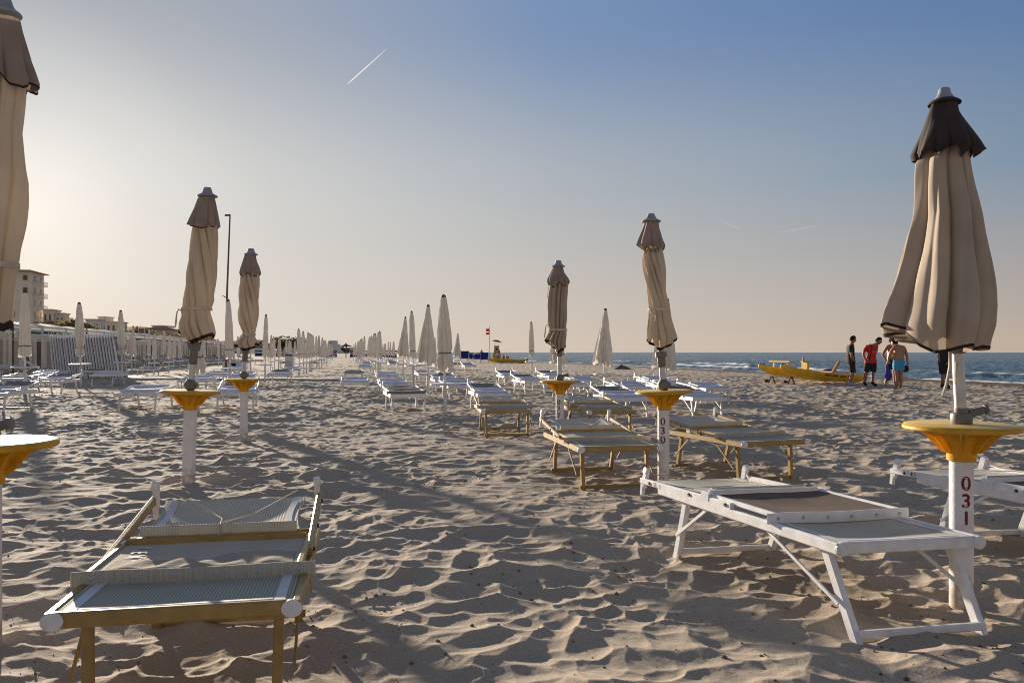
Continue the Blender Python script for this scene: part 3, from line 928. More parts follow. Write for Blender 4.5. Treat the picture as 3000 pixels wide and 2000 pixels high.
# ------------------------------------------------------------------ plain cream parasols of the rows behind
def cream_parasol(kind):
    root = empty('folded_parasol', (0, 0, 0), 0, 'x', 'parasol', 'cream parasols folded in rows')
    mb = MB(); mb.bar((0, 0, -.25), (0, 0, .58), .062, .062, ch=.3, up=(0, 1, 0)); mb.build('post', M['pvc'], root)
    mb = MB()
    mb.lathe([(.0, .615), (.26, .615), (.275, .608), (.278, .595), (.270, .583), (.0, .58)], 40, close=False)
    mb.build('table', M['white_plastic'], root)
    mb = MB(); mb.tube([(0, 0, .6), (0, 0, 2.16)], .021, 12); mb.tube([(0, 0, .84), (0, 0, .93)], .032, 12); mb.build('pole', M['pvc'], root)
    am = lambda z: .14 + .2 * max(0, min(1, (2.1 - z) / 1.1))
    if kind == 'slim':
        prof = [(2.22, 0, .035), (2.15, 0, .062), (1.95, 0, .085), (1.6, 0, .105), (1.25, 0, .115), (1.12, .0, .112), (1.06, 0, .108), (.98, .005, .128), (.84, .0, .125)]
        zb = lambda t: .85 + .03 * math.sin(5 * t) + .015 * math.sin(11 * t + 1); nf, tw, tie = 8, (lambda z: .3 * z), 1.07
    elif kind == 'tube':
        prof = [(2.22, 0, .03), (2.14, 0, .055), (1.9, 0, .078), (1.5, 0, .10), (1.1, .0, .112), (.84, .01, .135)]
        zb = lambda t: .85 + .025 * math.sin(6 * t + 1) + .015 * math.sin(13 * t); nf, tw, tie = 9, (lambda z: 0), None
    elif kind == 'skirt':
        prof = [(2.22, 0, .035), (2.14, 0, .055), (1.8, -.01, .115), (1.4, -.03, .19), (1.1, -.045, .245), (.95, -.05, .27), (.84, -.05, .275)]
        zb = lambda t: .86 + .05 * math.sin(4 * t + .4) + .03 * math.sin(9 * t) - .05 * math.cos(t); nf, tw, tie = 10, (lambda z: 0), None
        am = lambda z: .16 + .28 * max(0, min(1, (2.1 - z) / 1.1))
    elif kind == 'waist':
        prof = [(2.22, 0, .04), (2.14, 0, .066), (1.85, 0, .10), (1.5, -.005, .14), (1.3, -.005, .148), (1.20, 0, .125), (1.17, 0, .118), (1.1, 0, .15), (.98, 0, .178), (.84, .0, .165)]
        zb = lambda t: .87 + .05 * math.sin(4 * t + 2) + .02 * math.sin(9 * t); nf, tw, tie = 9, (lambda z: .5 * z), 1.18
        am = lambda z: .16 + .26 * max(0, min(1, (2.1 - z) / 1.1))
    else:  # twist
        prof = [(2.22, 0, .035), (2.15, 0, .06), (1.95, 0, .082), (1.5, 0, .118), (1.2, .01, .12), (1.06, .0, .085), (1.02, 0, .082), (.95, -.01, .13), (.85, -.005, .12), (.80, .0, .06)]
        zb = lambda t: .83 + .03 * math.sin(3 * t) ; nf, tw, tie = 8, (lambda z: -1.2 * z), 1.04
    pts = canopy_points(prof, zb, nf, tw, am, len(kind) * 7, rows=40)
    can = canopy_mesh(pts, 'canopy', M['cream'], root)
    if tie:
        j = int(np.argmin([abs(r[:, 2].mean() - tie) for r in pts]))
        band(pts, j, .001, .016, 'tie_strap', M['tip' if kind in ('waist', 'slim') else 'strap'], can)
    mb = MB(); mb.lathe([(.040, 2.205), (.044, 2.215), (.040, 2.235), (.026, 2.255), (.004, 2.265)], 18); mb.build('cap', M['tip'], root)
    return root


PAR = {}
# (kind, pole x, top row, base row or None, label) in photo pixels
pos = [
    ('waist', 1305, 859, 1215, 'biggest cream parasol right of the aisle, tied at the waist with a dark cord'),
    ('skirt', 1253, 888, 1163, 'cream parasol hanging open like a skirt, left of the one tied with a dark cord'),
    ('slim', 1212, 910, 1130, 'slim cream parasol standing half behind the two skirt-shaped ones'),
    ('skirt', 1180, 927, 1117, 'cream skirt-shaped parasol beside the blue chairs, left end of the big right-hand group'),
    ('tube', 1275, 987, 1080, 'narrow cream parasol showing between two wide ones'),
    ('skirt', 1341, 976, 1085, 'small cream parasol right behind the one tied with a dark cord'),
    ('slim', 1558, 940, 1099, 'slim grey-cream parasol standing alone before the sea near the second rowing boat'),
    ('skirt', 1770, 900, 1164, 'cream skirt-shaped parasol standing alone before the sea between posts 029 and 030'),
    ('skirt', 1640, 930, 1140, 'cream parasol mostly hidden behind the parasol of post 029'),
    ('skirt', 1950, 872, 1200, 'cream parasol hidden behind the parasol of post 030, its hem showing below'),
    ('slim', 73, 851, 1158, 'slim cream parasol in front of the hotel, lit along its edges'),
    ('twist', 237, 885, 1132, 'cream parasol with twisted folds in front of the stack of loungers'),
    ('twist', 358, 909, 1117, 'tall cream parasol at the right end of the lounger stack'),
    ('skirt', 384, 953, 1090, 'pointed cream parasol right of the lounger stack'),
    ('tube', 435, 961, 1085, 'narrow cream parasol with a ragged hem before the cabin pergola'),
    ('tube', 479, 964, 1078, 'narrow straight cream parasol beside the wound beige one at left'),
    ('slim', 676, 874, 1150, 'cream parasol with ragged hem between the lamp pole and the wound beige one'),
    ('tube', 776, 918, 1118, 'slim cream parasol just right of the wound parasol by the lamp pole'),
    ('waist', 580, 890, 1208, 'cream parasol hidden behind the tall wound beige one'),
    ('slim', 735, 925, 1105, 'cream parasol hidden behind the wound beige one by the lamp pole'),
]
ORD = ['first', 'second', 'third', 'fourth', 'fifth', 'sixth', 'seventh', 'eighth', 'ninth', 'tenth', 'eleventh', 'twelfth', 'thirteenth', 'fourteenth', 'fifteenth', 'sixteenth', 'seventeenth', 'eighteenth', 'nineteenth', 'twentieth']
lrow = [(877.5, 963), (890, 969.5), (897.5, 973), (907.5, 976.7), (911, 979), (916.5, 982.7), (928, 985), (935, 984.5), (941, 987), (946.5, 993), (952, 997), (956, 996), (960, 1001), (964, 1004), (969, 1007), (974, 1009)]
for i, (x, y) in enumerate(lrow):
    pos.append((['slim', 'slim', 'tube'][i % 3], x, y, None, '%s slim cream parasol from the front, row left of the sand aisle' % ORD[i]))
rrow = [(1113.8, 968.6), (1107.9, 972), (1099.2, 975), (1094.6, 977.6), (1089.5, 982), (1083.2, 985.2), (1077.6, 990.3), (1064.8, 985), (1059, 990), (1055, 993), (1051, 997), (1046, 1001), (1041, 1004), (1036, 1008)]
for i, (x, y) in enumerate(rrow):
    pos.append((['slim', 'tube', 'slim'][i % 3], x, y, None, '%s slim cream parasol from the front, row right of the sand aisle' % ORD[i]))
for i, (x, y) in enumerate([(793, 980), (804.5, 985), (815.5, 984.5), (820.5, 986.5), (837.5, 992), (845.5, 993), (850.5, 996), (864, 997)]):
    pos.append(('tube', x, y, None, '%s from left of the pointed parasols by the far stack of loungers' % ORD[i]))
for i, (x, y) in enumerate([(1121, 1007), (1126, 1006), (1130, 1005), (1139, 1001), (1144.5, 1001), (1150, 1000.5), (1155.5, 999)]):
    pos.append(('tube', x, y, None, '%s from left of the small pointed parasols above the blue stalls, right of aisle' % ORD[i]))
for i, (x, y) in enumerate([(452, 972), (494, 976), (508, 980), (527, 984), (560, 985), (598, 988), (640, 991), (700, 985)]):
    pos.append(('tube', x, y, None, '%s from left of the small far parasols along the cabin pergola' % ORD[i]))
rr_ = random.Random(3)
for kind, x, yt, yb, lab in pos:
    dy = (HZ - yt) / .97 if yb is None else yb - HZ
    b = P(x, HZ + dy)
    hgt = CH + (HZ - yt) * b.y / F
    if kind not in PAR:
        PAR[kind] = r = cream_parasol(kind)
    else:
        r = copy_tree(PAR[kind])
    r['label'] = lab
    r.location = (b.x, b.y, gz(b) if b.y < 40 else float(sand_h(np.array([b.x]), np.array([b.y]))[0]))
    r.scale = (1, 1, hgt / 2.26) if hgt < 2.7 else (hgt / 2.26,) * 3
    r.rotation_euler = (R_(rr_.uniform(-1.8, 1.8)), R_(rr_.uniform(-2.2, 2.2)), rr_.uniform(-.5, .5) if kind == 'skirt' else rr_.uniform(0, 6.28))


# ------------------------------------------------------------------ sun loungers
LW, LL, LH = .66, 1.70, .36


def make_lounger(fm, shade, footm, backm, rise=.06, detail=True, fold=0.0, capm='white_plastic', sag=.012, front=(.17, .07), inb=.034, hemw=.030, rail=.05):
    """y runs from the foot end (0) to the head end (LL)"""
    root = empty('sun_lounger', (0, 0, 0), 0, 'x', 'sun lounger', 'sun loungers standing in rows on the sand')
    hw = LW / 2 - .0125; zr = LH - rail / 2
    fr = M[fm]
    mb = MB()
    for sx in (-1, 1): mb.bar((sx * hw, .0, zr), (sx * hw, 1.46, zr), .025, rail)
    mb.bar((-hw + .0127, .0127, zr + .001), (hw - .0127, .0127, zr + .001), .0254, rail + .0005)
    mb.bar((-hw + .013, 1.44, zr), (hw - .013, 1.44, zr), .025, .04)
    mb.bar((-hw + .013, .50, zr - .012), (hw - .013, .50, zr - .012), .022, .022)
    mb.build('frame', fr, root)
    for sx in (-1, 1):
        mb = MB()
        c = Vector((sx * (hw - .012), 0, zr))
        mb.tube([c + Vector((0, .006, 0)), c + Vector((0, -.008, 0)), c + Vector((0, -.012, 0))], [.0285, .0285, .022], 24)
        mb.build('end_cap', M[capm], root)
        # legs splay outwards; braces fold out from the rails
        for y0, y1 in (front, (1.22, 1.36)):
            mb = MB()
            mb.bar((sx * (hw - inb), y0, zr - .005), (sx * (hw - inb - .008), y1, -.07), .028, .048, up=(0, 1, 0))
            mb.build('leg', fr, root)
        for ya, yb in ((.50, front[1] * .55 + front[0] * .45), (.98, 1.31)):
            mb = MB()
            mb.bar((sx * (hw - .013), ya, zr - .02), (sx * (hw - .016), yb, .10), .008, .018)
            mb.build('brace', fr, root)
        # head-section arm, riding on top of the rail
        mb = MB()
        xa = sx * (hw + .002)
        mb.bar((xa, .74, LH + .014), (xa, LL - .02, LH + .018 + rise), .022, .036)
        a = mb.build('head_arm', fr, root)
        for yy in (.78, 1.12, 1.56) if detail else (1.12,):
            mb = MB()
            z = LH + .016 + rise * (yy - .74) / .96
            mb.tube([(xa + sx * .008, yy, z), (xa + sx * .017, yy, z)], [.011, .008], 12)
            mb.build('bolt', M['bolt'], a)
        mb = MB()
        y = LL - .03; z = LH + .03 + rise
        mb.bar((xa - sx * .006, y, z - .05), (xa - sx * .012, y - .035, z + .055), .022, .045, up=(0, 1, 0))
        mb.tube([(xa - sx * .02, y - .035, z + .052), (xa + sx * .004, y - .035, z + .058)], .02, 10)
        mb.bar((xa - sx * .004, y + .01, z - .10), (xa - sx * .004, y + .0, z - .04), .02, .03, up=(0, 1, 0))
        mb.build('clip', M[capm], a)
        mb = MB()
        mb.bar((xa - sx * .002, .93, LH + .025), (xa - sx * .002, 1.0, LH + .027), .03, .05)
        mb.build('hinge', M[capm], a)
    for y1 in (front[1] + .008, 1.352):
        mb = MB(); mb.bar((-hw + .04, y1, -.005), (hw - .04, y1, -.005), .024, .034); mb.build('stretcher', fr, root)
    # foot panel
    xi = hw - .014
    def foot(u, v):
        x = (u * 2 - 1) * xi; y = .028 + .49 * v
        return (x, y, LH - .004 - sag * (1 - (2 * u - 1) ** 2) * min(1, 4 * v * (1.15 - v)))
    mb = MB(); mb.grid(foot, 12, 8, thick=.003)
    fp = mb.build('foot_panel', M[footm], root)
    if detail:
        for fn in (lambda u, v: foot(.03 + .05 * u, v), lambda u, v: foot(.92 + .05 * u, v), lambda u, v: foot(.085 + .83 * u, .03 + .05 * v)):
            mb = MB(); mb.grid(lambda u, v: (lambda q: (q[0], q[1], q[2] + .003))(fn(u, v)), 8, 8, thick=.002)
            mb.build('piping', M['piping'], fp)
    # sunshade folded flat over the middle
    def shade_f(u, v):
        x = (u * 2 - 1) * (hw - .022); y = .43 + .53 * v
        return (x, y, LH + .034 + fold * v - .010 * math.sin(math.pi * u) * math.sin(math.pi * v) + .0015 * math.sin(u * 11 + v * 3))
    mb = MB(); mb.grid(shade_f, 16, 10, thick=.003)
    sh = mb.build('sunshade', M[shade], root)
    mb = MB()
    for sx in (-1, 1): mb.bar((sx * (hw - .012), .42, LH + .030), (sx * (hw - .012), .99, LH + .032 + fold), .022, .024)
    mb.bar((-hw + .02, .985, LH + .034 + fold), (hw - .02, .985, LH + .034 + fold), .024, .04)
    mb.build('shade_frame', fr, sh)
    mb = MB()
    def hemf(u, v):
        x = (u * 2 - 1) * (hw + hemw)
        return (x, .418 - .004 * math.sin(math.pi * v) + .003 * math.sin(u * 14), LH + .041 - rail * v + .0025 * math.sin(u * 9))
    mb.grid(hemf, 24, 4)
    mb.grid(lambda u, v: (lambda q: (q[0], q[1] + .006, q[2]))(hemf(u, v)), 24, 4)
    mb.grid(lambda u, v: (lambda q: (q[0], q[1] + .006 * v, q[2]))(hemf(u, 0)), 24, 1)
    mb.build('hem', M['white' if shade == 'canvas_brown' else ('hem_grey' if shade == 'canvas_grey' else shade)], sh)
    if detail:
        for k in range(6):
            mb = MB(); x = (k / 5 * 2 - 1) * (hw - .02)
            q = hemf((x / (hw + hemw) + 1) / 2, .5)
            mb.tube([(q[0], q[1] - .0005, q[2]), (q[0], q[1] - .003, q[2])], [.0085, .006], 12)
            mb.build('rivet', M['rivet'], sh)
    # head panel with its rolled front edge
    def back(u, v):
        x = (u * 2 - 1) * (hw - .045 - .02 * math.sin(math.pi * v)); y = 1.03 + .60 * v
        return (x, y, LH + .020 + rise * (y - .74) / .96 - .02 * math.sin(math.pi * u) * math.sin(math.pi * v) + .012 * (1 - v) ** 2)
    mb = MB(); mb.grid(back, 14, 12, thick=.003)
    bp = mb.build('head_panel', M[backm], root)
    mb = MB()
    zq = LH + .045 + rise * .3
    mb.bar((-hw + .055, 1.025, zq), (hw - .055, 1.025, zq), .014, .042, ch=.3)
    mb.build('head_roll', M[backm], bp)
    for a in (.04, .91) if detail else ():
        mb = MB(); mb.grid(lambda u, v, a=a: (lambda q: (q[0], q[1], q[2] + .003))(back(a + .05 * u, v)), 2, 10, thick=.002)
        mb.build('piping', M['piping'], bp)
    if detail:
        mb = MB()
        pts = [(-.27, 1.64, LH + .06 + rise), (-.12, 1.42, LH + .05 + rise * .7), (.0, 1.10, LH + .075 + rise * .3), (.005, 1.02, zq + .026), (.0, 1.005, zq - .02), (-.015, 1.0, zq - .045)]
        mb.tube(pts, .003, 5)
        mb.tube([(.005, 1.03, zq + .026), (.10, 1.25, LH + .05 + rise * .5), (.24, 1.52, LH + .06 + rise)], .003, 5)
        mb.build('cord', M['strap'], bp)
    return root


def place(root, loc, az, label, z=None, roll=0.0):
    root.location = (loc[0], loc[1], z if z is not None else 0.0)
    root.rotation_euler = (0, R_(roll), -az)
    root['label'] = label


def rail_number(root, txt, side, y, size=.036):
    for a in kids(root):
        if a.name.startswith('head_arm'):
            sx = 1 if kids(a)[0].data.vertices[0].co.x > 0 else -1
            if sx != side: continue
            for q, ch in enumerate(txt):
                me = lettering('digit', ch, size, M['black_ink'], a, extrude=.0003)
                me.matrix_local = Matrix.Translation((side * (LW / 2 + .0035) - .14 * y, y - side * 0 - (q - 1) * .033 * -side * -1 * (1), LH + .016 - .02 * (y - .74))) @ Matrix.Rotation(R_(90 * side), 4, 'Z') @ Matrix.Rotation(R_(90), 4, 'X')


def front_number(root, txt, size=.04):
    for fobj in kids(root):
        if fobj.name.startswith('frame'):
            for q, ch in enumerate(txt):
                o = lettering('digit', ch, size, M['black_ink'], fobj, extrude=.0003)
                o.matrix_local = Matrix.Translation(((q - 1) * .035, -.0012, LH - .025)) @ Matrix.Rotation(R_(90), 4, 'X')


def corner_fit(nl, nr, h=LH - .025):
    """midpoint and heading from the two near top corners (photo pixels)"""
    a = P(*nl, h); b = P(*nr, h)
    return (a + b) / 2, math.atan2(-(b - a).y, (b - a).x)


# gold-framed loungers of the front rows
g = make_lounger('gold', 'canvas_grey', 'mesh_grey', 'mesh_cream', rise=.10, sag=.006, inb=.058, hemw=.035, front=(.20, .17))
mid, _ = corner_fit((147, 1824), (857, 1777))
place(g, mid, R_(-10.5), 'gold-framed lounger in the left foreground, sand heaped on its folded grey sunshade')
GOLD = g
g.scale = (1.15, .74, 1)
# sand blown over the folded sunshade
mb = MB()
def sheap(u, v):
    w_ = .20 + .10 * u + .045 * math.sin(u * 10 + .8) + .02 * math.sin(u * 23)
    x = -.27 + .55 * u; y = .432 + w_ * v
    e = min(1, 7 * u * (1 - u)) * min(1, 5 * (1 - v)) * min(1, 8 * v)
    z0 = LH + .034 - .010 * math.sin(math.pi * min(1, max(0, (x / (LW / 2 - .035) + 1) / 2))) * math.sin(math.pi * (y - .43) / .53)
    return (x, y, z0 + .0012 + e * (.006 + .004 * math.sin(u * 15 + v * 3) + .003 * math.sin(u * 31 - v * 5) + .004 * v))
mb.grid(sheap, 48, 20)
sh_ = mb.build('sand_drift', bpy.data.materials['beach_sand'], None)
sh_.location = g.location; sh_.rotation_euler = g.rotation_euler; sh_.scale = g.scale
tag(sh_, 'small drift of sand lying on the folded sunshade of the front left lounger', 'sand heap')
for c in kids(g):
    if c.name == 'sunshade':
        for q, (ch, yy) in enumerate((('V', .88), ('.', .84), ('E', .78), ('M', .70), ('Y', .62))):
            o = lettering('letter', ch, .075, M['white_ink'], c, extrude=.0002)
            o.matrix_local = Matrix.Translation((-.225, yy, LH + .0355)) @ Matrix.Rotation(R_(-90), 4, 'Z')


def gold_copy(mid, az, label, roll=0.0):
    r = copy_tree(GOLD); place(r, mid, az, label, roll=roll); r.scale = (1.14, .86, 1)
    return r


for c in list(kids(GOLD)): pass
m1_, _ = corner_fit((1701, 1320), (1933, 1309)); gold_copy(m1_, R_(-11), 'gold-framed lounger just left of post 030, an upright clip at its head')
m2_, _ = corner_fit((2171, 1300), (2377, 1296)); gold_copy(m2_, R_(-21), 'gold-framed lounger just right of post 030, turned a little towards the sea')
m3_, _ = corner_fit((1724, 1208), (1874, 1208)); gold_copy(m3_, R_(-13), 'gold-framed lounger right of post 029 with its head frame half folded up', roll=.6)
m4_, _ = corner_fit((1408, 1205), (1570, 1205)); gold_copy(m4_, R_(-7), 'gold-framed lounger left of post 029, farthest left of the gold ones there')
gold_copy(P(15, 1460, LH) - Vector((.22, 1.75, 0)), R_(-10.5), 'lounger beyond the left edge, one white head clip showing under the big table')

# white loungers in the right foreground
wf = make_lounger('white', 'canvas_brown', 'mesh_cream', 'mesh_cream', rise=-.02, capm='white_plastic', front=(.13, -.06))
mid, _ = corner_fit((2465, 1606), (2869, 1589))
def rack(o, k):
    """an old frame racked out of square"""
    for c in kids(o):
        if c.type == 'MESH':
            for v in c.data.vertices: v.co.x -= k * v.co.y
        rack(c, k)
rack(wf, .14)
place(wf, mid, R_(-10.5), 'white lounger numbered 151 in the right foreground with a brown folded sunshade')
wf.scale = (1.06, 1, 1)
wf2 = copy_tree(wf)
wf2.scale = (1.06, 1, 1)
place(wf2, mid + Vector((1.74, .40, 0)), R_(-10.5), 'white lounger numbered 183 behind post 031, cut by the right edge')
rail_number(wf, '151', -1, 1.50)
rail_number(wf2, '183', -1, 1.50)

# white loungers of the rows behind: three looks, copied
WA = make_lounger('white', 'canvas_white', 'canvas_white', 'mesh_white', rise=.05, detail=False, rail=.07, fold=.05)
WB = make_lounger('white', 'canvas_white', 'canvas_white', 'canvas_dark', rise=.13, detail=False, rail=.07, fold=.03)
WC = make_lounger('white', 'canvas_dark', 'mesh_grey', 'canvas_dark', rise=.07, detail=False, rail=.065, fold=.02)
WPROTO = {'a': WA, 'b': WB, 'c': WC}
used = set()
WL = [
    ('b', 136, 1117, 'white lounger seen from its side before the stack, head end raised to the right'),
    ('a', 112, 1097, 'white lounger with bluish cover right beside the slim parasol before the hotel'),
    ('a', 296, 1098, 'white lounger with a bluish cover at the foot of the twisted parasol'),
    ('c', 424, 1082, 'white lounger standing alone by the pale path, right of the lounger stack'),
    ('a', 397, 1150, 'white lounger numbered 120 left of the tall wound parasol post'),
    ('a', 565, 1114, 'white lounger behind the yellow table of the tall wound parasol'),
    ('a', 630, 1099, 'white lounger left of the slim yellow-topped post, next to the round white table'),
    ('b', 688, 1150, 'white lounger with blue-white cover right behind the slim yellow-topped post'),
    ('b', 813, 1098, 'white lounger on the left edge of the sand aisle, beside the pale path'),
    ('a', 853, 1083, 'white lounger one row behind the one beside the path, left of the aisle'),
    ('c', 833, 1063, 'white lounger with a dark cover in front of the white bin'),
    ('c', 918, 1063, 'white lounger with a dark cover at the left edge of the aisle'),
    ('a', 943, 1053, 'white lounger at the left of the aisle, just behind the dark-covered one'),
    ('a', 5, 1077, 'white lounger cut by the left edge, under the slim lit parasol table'),
    ('c', 30, 1108, 'white lounger low by the left edge, behind the slim lit parasol post'),
    ('c', 272, 1086, 'white lounger right at the foot of the lounger stack'),
    ('a', 430, 1058, 'lounger first from left in the pale row under the cabin pergola'),
    ('a', 490, 1057, 'lounger second from left in the pale row under the cabin pergola'),
    ('a', 545, 1056, 'lounger third from left in the pale row under the cabin pergola'),
    ('a', 690, 1080, 'white lounger beside the white box behind the wound parasol'),
    ('a', 706, 1101, 'white lounger just above the yellow table of the slim post'),
    ('a', 755, 1057, 'white lounger left of the slim parasol beside the white bin'),
    ('c', 710, 1063, 'white lounger right of the white box under the wound parasol'),
    ('c', 1200, 1153, 'white lounger with dark mesh, front of the centre rows beside the waisted parasol'),
    ('a', 1040, 1121, 'white lounger with a blue-white cover, front left of the centre rows'),
    ('a', 1158, 1124, 'white lounger numbered 127 behind the dark-mesh one in the centre rows'),
    ('c', 1036, 1093, 'white lounger with dark cover, right edge of the aisle behind the blue-white one'),
    ('a', 1138, 1099, 'white lounger with a ring on its corner behind number 127'),
    ('a', 1069, 1073, 'low white lounger with bluish cover, fourth back along the right of the aisle'),
    ('b', 1074, 1064, 'white lounger with raised head, fifth back along the right of the aisle'),
    ('b', 1156, 1065, 'white lounger with raised head left of the two skirt-shaped parasols'),
    ('a', 1052, 1052, 'white lounger sixth back along the right of the aisle, before the blue stalls'),
    ('a', 1112, 1052, 'white lounger below the slim parasols right of the aisle'),
    ('a', 1142, 1056, 'bluish lounger just behind the raised-head one by the skirt-shaped parasols'),
    ('a', 1255, 1094, 'white lounger behind the tables of the skirt-shaped parasols'),
    ('b', 1310, 1110, 'white lounger directly left of the waisted parasol post, seen from its head corner'),
    ('a', 1358, 1128, 'white lounger directly right of the waisted parasol post'),
    ('b', 1448, 1151, 'white lounger with grey mesh behind the leftmost gold lounger'),
    ('a', 1311, 1084, 'small white lounger below the hem of the waisted parasol'),
    ('b', 1379, 1071, 'small white lounger standing alone below the blue beach chairs'),
    ('c', 1342, 1066, 'small white lounger half hidden left of the one below the blue chairs'),
    ('b', 1505, 1099, 'white lounger farthest left of the group around the slim lone parasol'),
    ('b', 1570, 1115, 'white lounger in front of the slim lone parasol, left of post 029'),
    ('b', 1636, 1099, 'white lounger behind the yellow table of post 029'),
    ('a', 1697, 1124, 'white lounger directly right of post 029, behind the gold lounger'),
    ('a', 1728, 1111, 'white lounger left of the lone skirt-shaped parasol post'),
    ('b', 1857, 1163, 'white lounger left of post 030, the largest white one there'),
    ('a', 1867, 1131, 'white lounger one row behind the largest white one left of post 030'),
    ('b', 2079, 1160, 'white lounger directly right of the table of post 030'),
    ('a', 2108, 1135, 'rearmost white lounger right of post 030, nearest the sea'),
    ('a', 1991, 1129, 'white lounger showing behind the table of post 030'),
    ('a', 1950, 1114, 'small white lounger end showing behind the pole of parasol 030'),
]
for kind, x, y, lab in WL:
    b = P(x, y, .365)
    if kind not in used:
        r = WPROTO[kind]; used.add(kind)
    else:
        r = copy_tree(WPROTO[kind])
    mid = b
    place(r, mid, AZ + R_(rr_.uniform(-3, 3)), lab, z=gz((mid.x, mid.y + .8)) * .6, roll=rr_.uniform(-1, 1))
    k_ = 1.18 if x < 900 else (1.10 if x < 1420 else 1.0)
    r.scale = (k_, k_ * .96, 1 + (k_ - 1) * .35)
    if '120' in lab: front_number(r, '120', .05)
    if '127' in lab: front_number(r, '127', .05)
W1 = copy_tree(WB)
rl = P(78, 1195, 0)
place(W1, rl - U * 1.36 - V * .29, AZ, 'white lounger in the lower left, its legs before the slim lit parasol post')


# far loungers: too small to show parts
def simple_lounger():
    mb = MB()
    hw = LW / 2 - .0125; zr = LH - .025
    for sx in (-1, 1):
        mb.bar((sx * hw, 0, zr), (sx * hw, 1.46, zr), .03, .05)
        mb.bar((sx * hw, .74, LH + .014), (sx * hw, LL, LH + .08), .03, .036)
        mb.bar((sx * (hw - .03), .17, zr), (sx * (hw - .03), .07, -.06), .03, .036, up=(0, 1, 0))
        mb.bar((sx * (hw - .03), 1.22, zr), (sx * (hw - .03), 1.36, -.06), .03, .036, up=(0, 1, 0))
    mb.bar((-hw, .013, zr + .001), (hw, .013, zr + .001), .026, .052)
    mb.grid(lambda u, v: ((u * 2 - 1) * .30, .03 + .95 * v, LH + .002 + .03 * v), 2, 4, m=1, thick=.004)
    mb.grid(lambda u, v: ((u * 2 - 1) * .28, 1.0 + .65 * v, LH + .035 + .045 * v), 2, 4, m=1, thick=.004)
    return mb.build('sun_lounger', [M['white'], M['canvas_white']], None)


SL = simple_lounger(); first = True
far = []
for i in range(12):
    far.append((AZ, P(965 - i * 3.2 + (i % 2) * 16, 1032 + 22 / (1 + i * .32)), '%s lounger from the front of the far part of the row left of the aisle' % ORD[i]))
for i in range(12):
    far.append((AZ, P(1046 - i * 3.0 + (i % 2) * 17, 1032 + 21 / (1 + i * .32)), '%s lounger from the front of the far part of the row right of the aisle' % ORD[i]))
for i, (x, y) in enumerate([(1100, 1060), (1118, 1062), (1122, 1054), (1176, 1056), (1200, 1060), (1222, 1066), (1240, 1058), (1262, 1062), (1288, 1066), (1306, 1072), (1232, 1075), (1205, 1078)]):
    far.append((AZ, P(x, y + 10), '%s from left of the small loungers under the skirt-shaped parasols' % ORD[i]))
for i, (x, y) in enumerate([(12, 1048), (40, 1050), (68, 1048), (96, 1050), (124, 1050), (140, 1052), (385, 1050), (415, 1047), (450, 1046), (510, 1047), (560, 1048), (590, 1050), (610, 1058), (640, 1056), (655, 1050), (730, 1050), (780, 1050), (800, 1047)]):
    far.append((AZ, P(x, y + 7), '%s from left of the far pale loungers before the cabin pergola' % ORD[i]))
for az, p, lab in far:
    o = SL if first else SL.copy()
    if not first: COL.objects.link(o)
    first = False
    p = p - U * .2
    o.location = (p.x, p.y, gz(p)); o.rotation_euler = (0, 0, -az + R_(rr_.uniform(-4, 4)))
    tag(o, lab, 'sun lounger', 'far sun loungers in rows')

# stack of loungers stood on end, leaning on one another
def stack_lounger():
    mb = MB()
    H = 2.02
    for d in (-.28, .28):
        mb.bar((0, d, 0), (0, d, H), .062, .05, up=(0, 1, 0))
        mb.bar((.036, d * .92, .10), (.036, d * .92, H - .35), .02, .03, up=(0, 1, 0))
    for z in (.05, .62, 1.2, 1.72, H - .02): mb.bar((0, -.28, z), (0, .28, z), .03, .03, up=(0, 0, 1))
    mb.grid(lambda u, v: (.004, -.26 + .52 * u, .08 + (H - .2) * v), 2, 4, m=1)
    for d in (-.28, .28): mb.bar((-.02, d, H - .02), (-.05, d, H + .10), .02, .03, up=(0, 1, 0))
    return mb.build('stacked_lounger', [M['white'], M['canvas_dark']], None)


ST = stack_lounger()
a0 = P(172, 1106); a1 = P(362, 1110)
NST = 24
for i in range(NST):
    o = ST if i == 0 else ST.copy()
    if i: COL.objects.link(o)
    p = a0.lerp(a1, i / (NST - 1))
    o.location = (p.x, p.y, gz(p) - .03)
    o.rotation_euler = (R_(-2), R_(-8.5 - rr_.uniform(-.5, .5) - i * .12), R_(-8))
    tag(o, '%s white lounger from the left in the upright leaning stack' % ([*ORD, 'twenty-first', 'twenty-second', 'twenty-third', 'rightmost'][i]), 'sun lounger', 'loungers stacked upright')


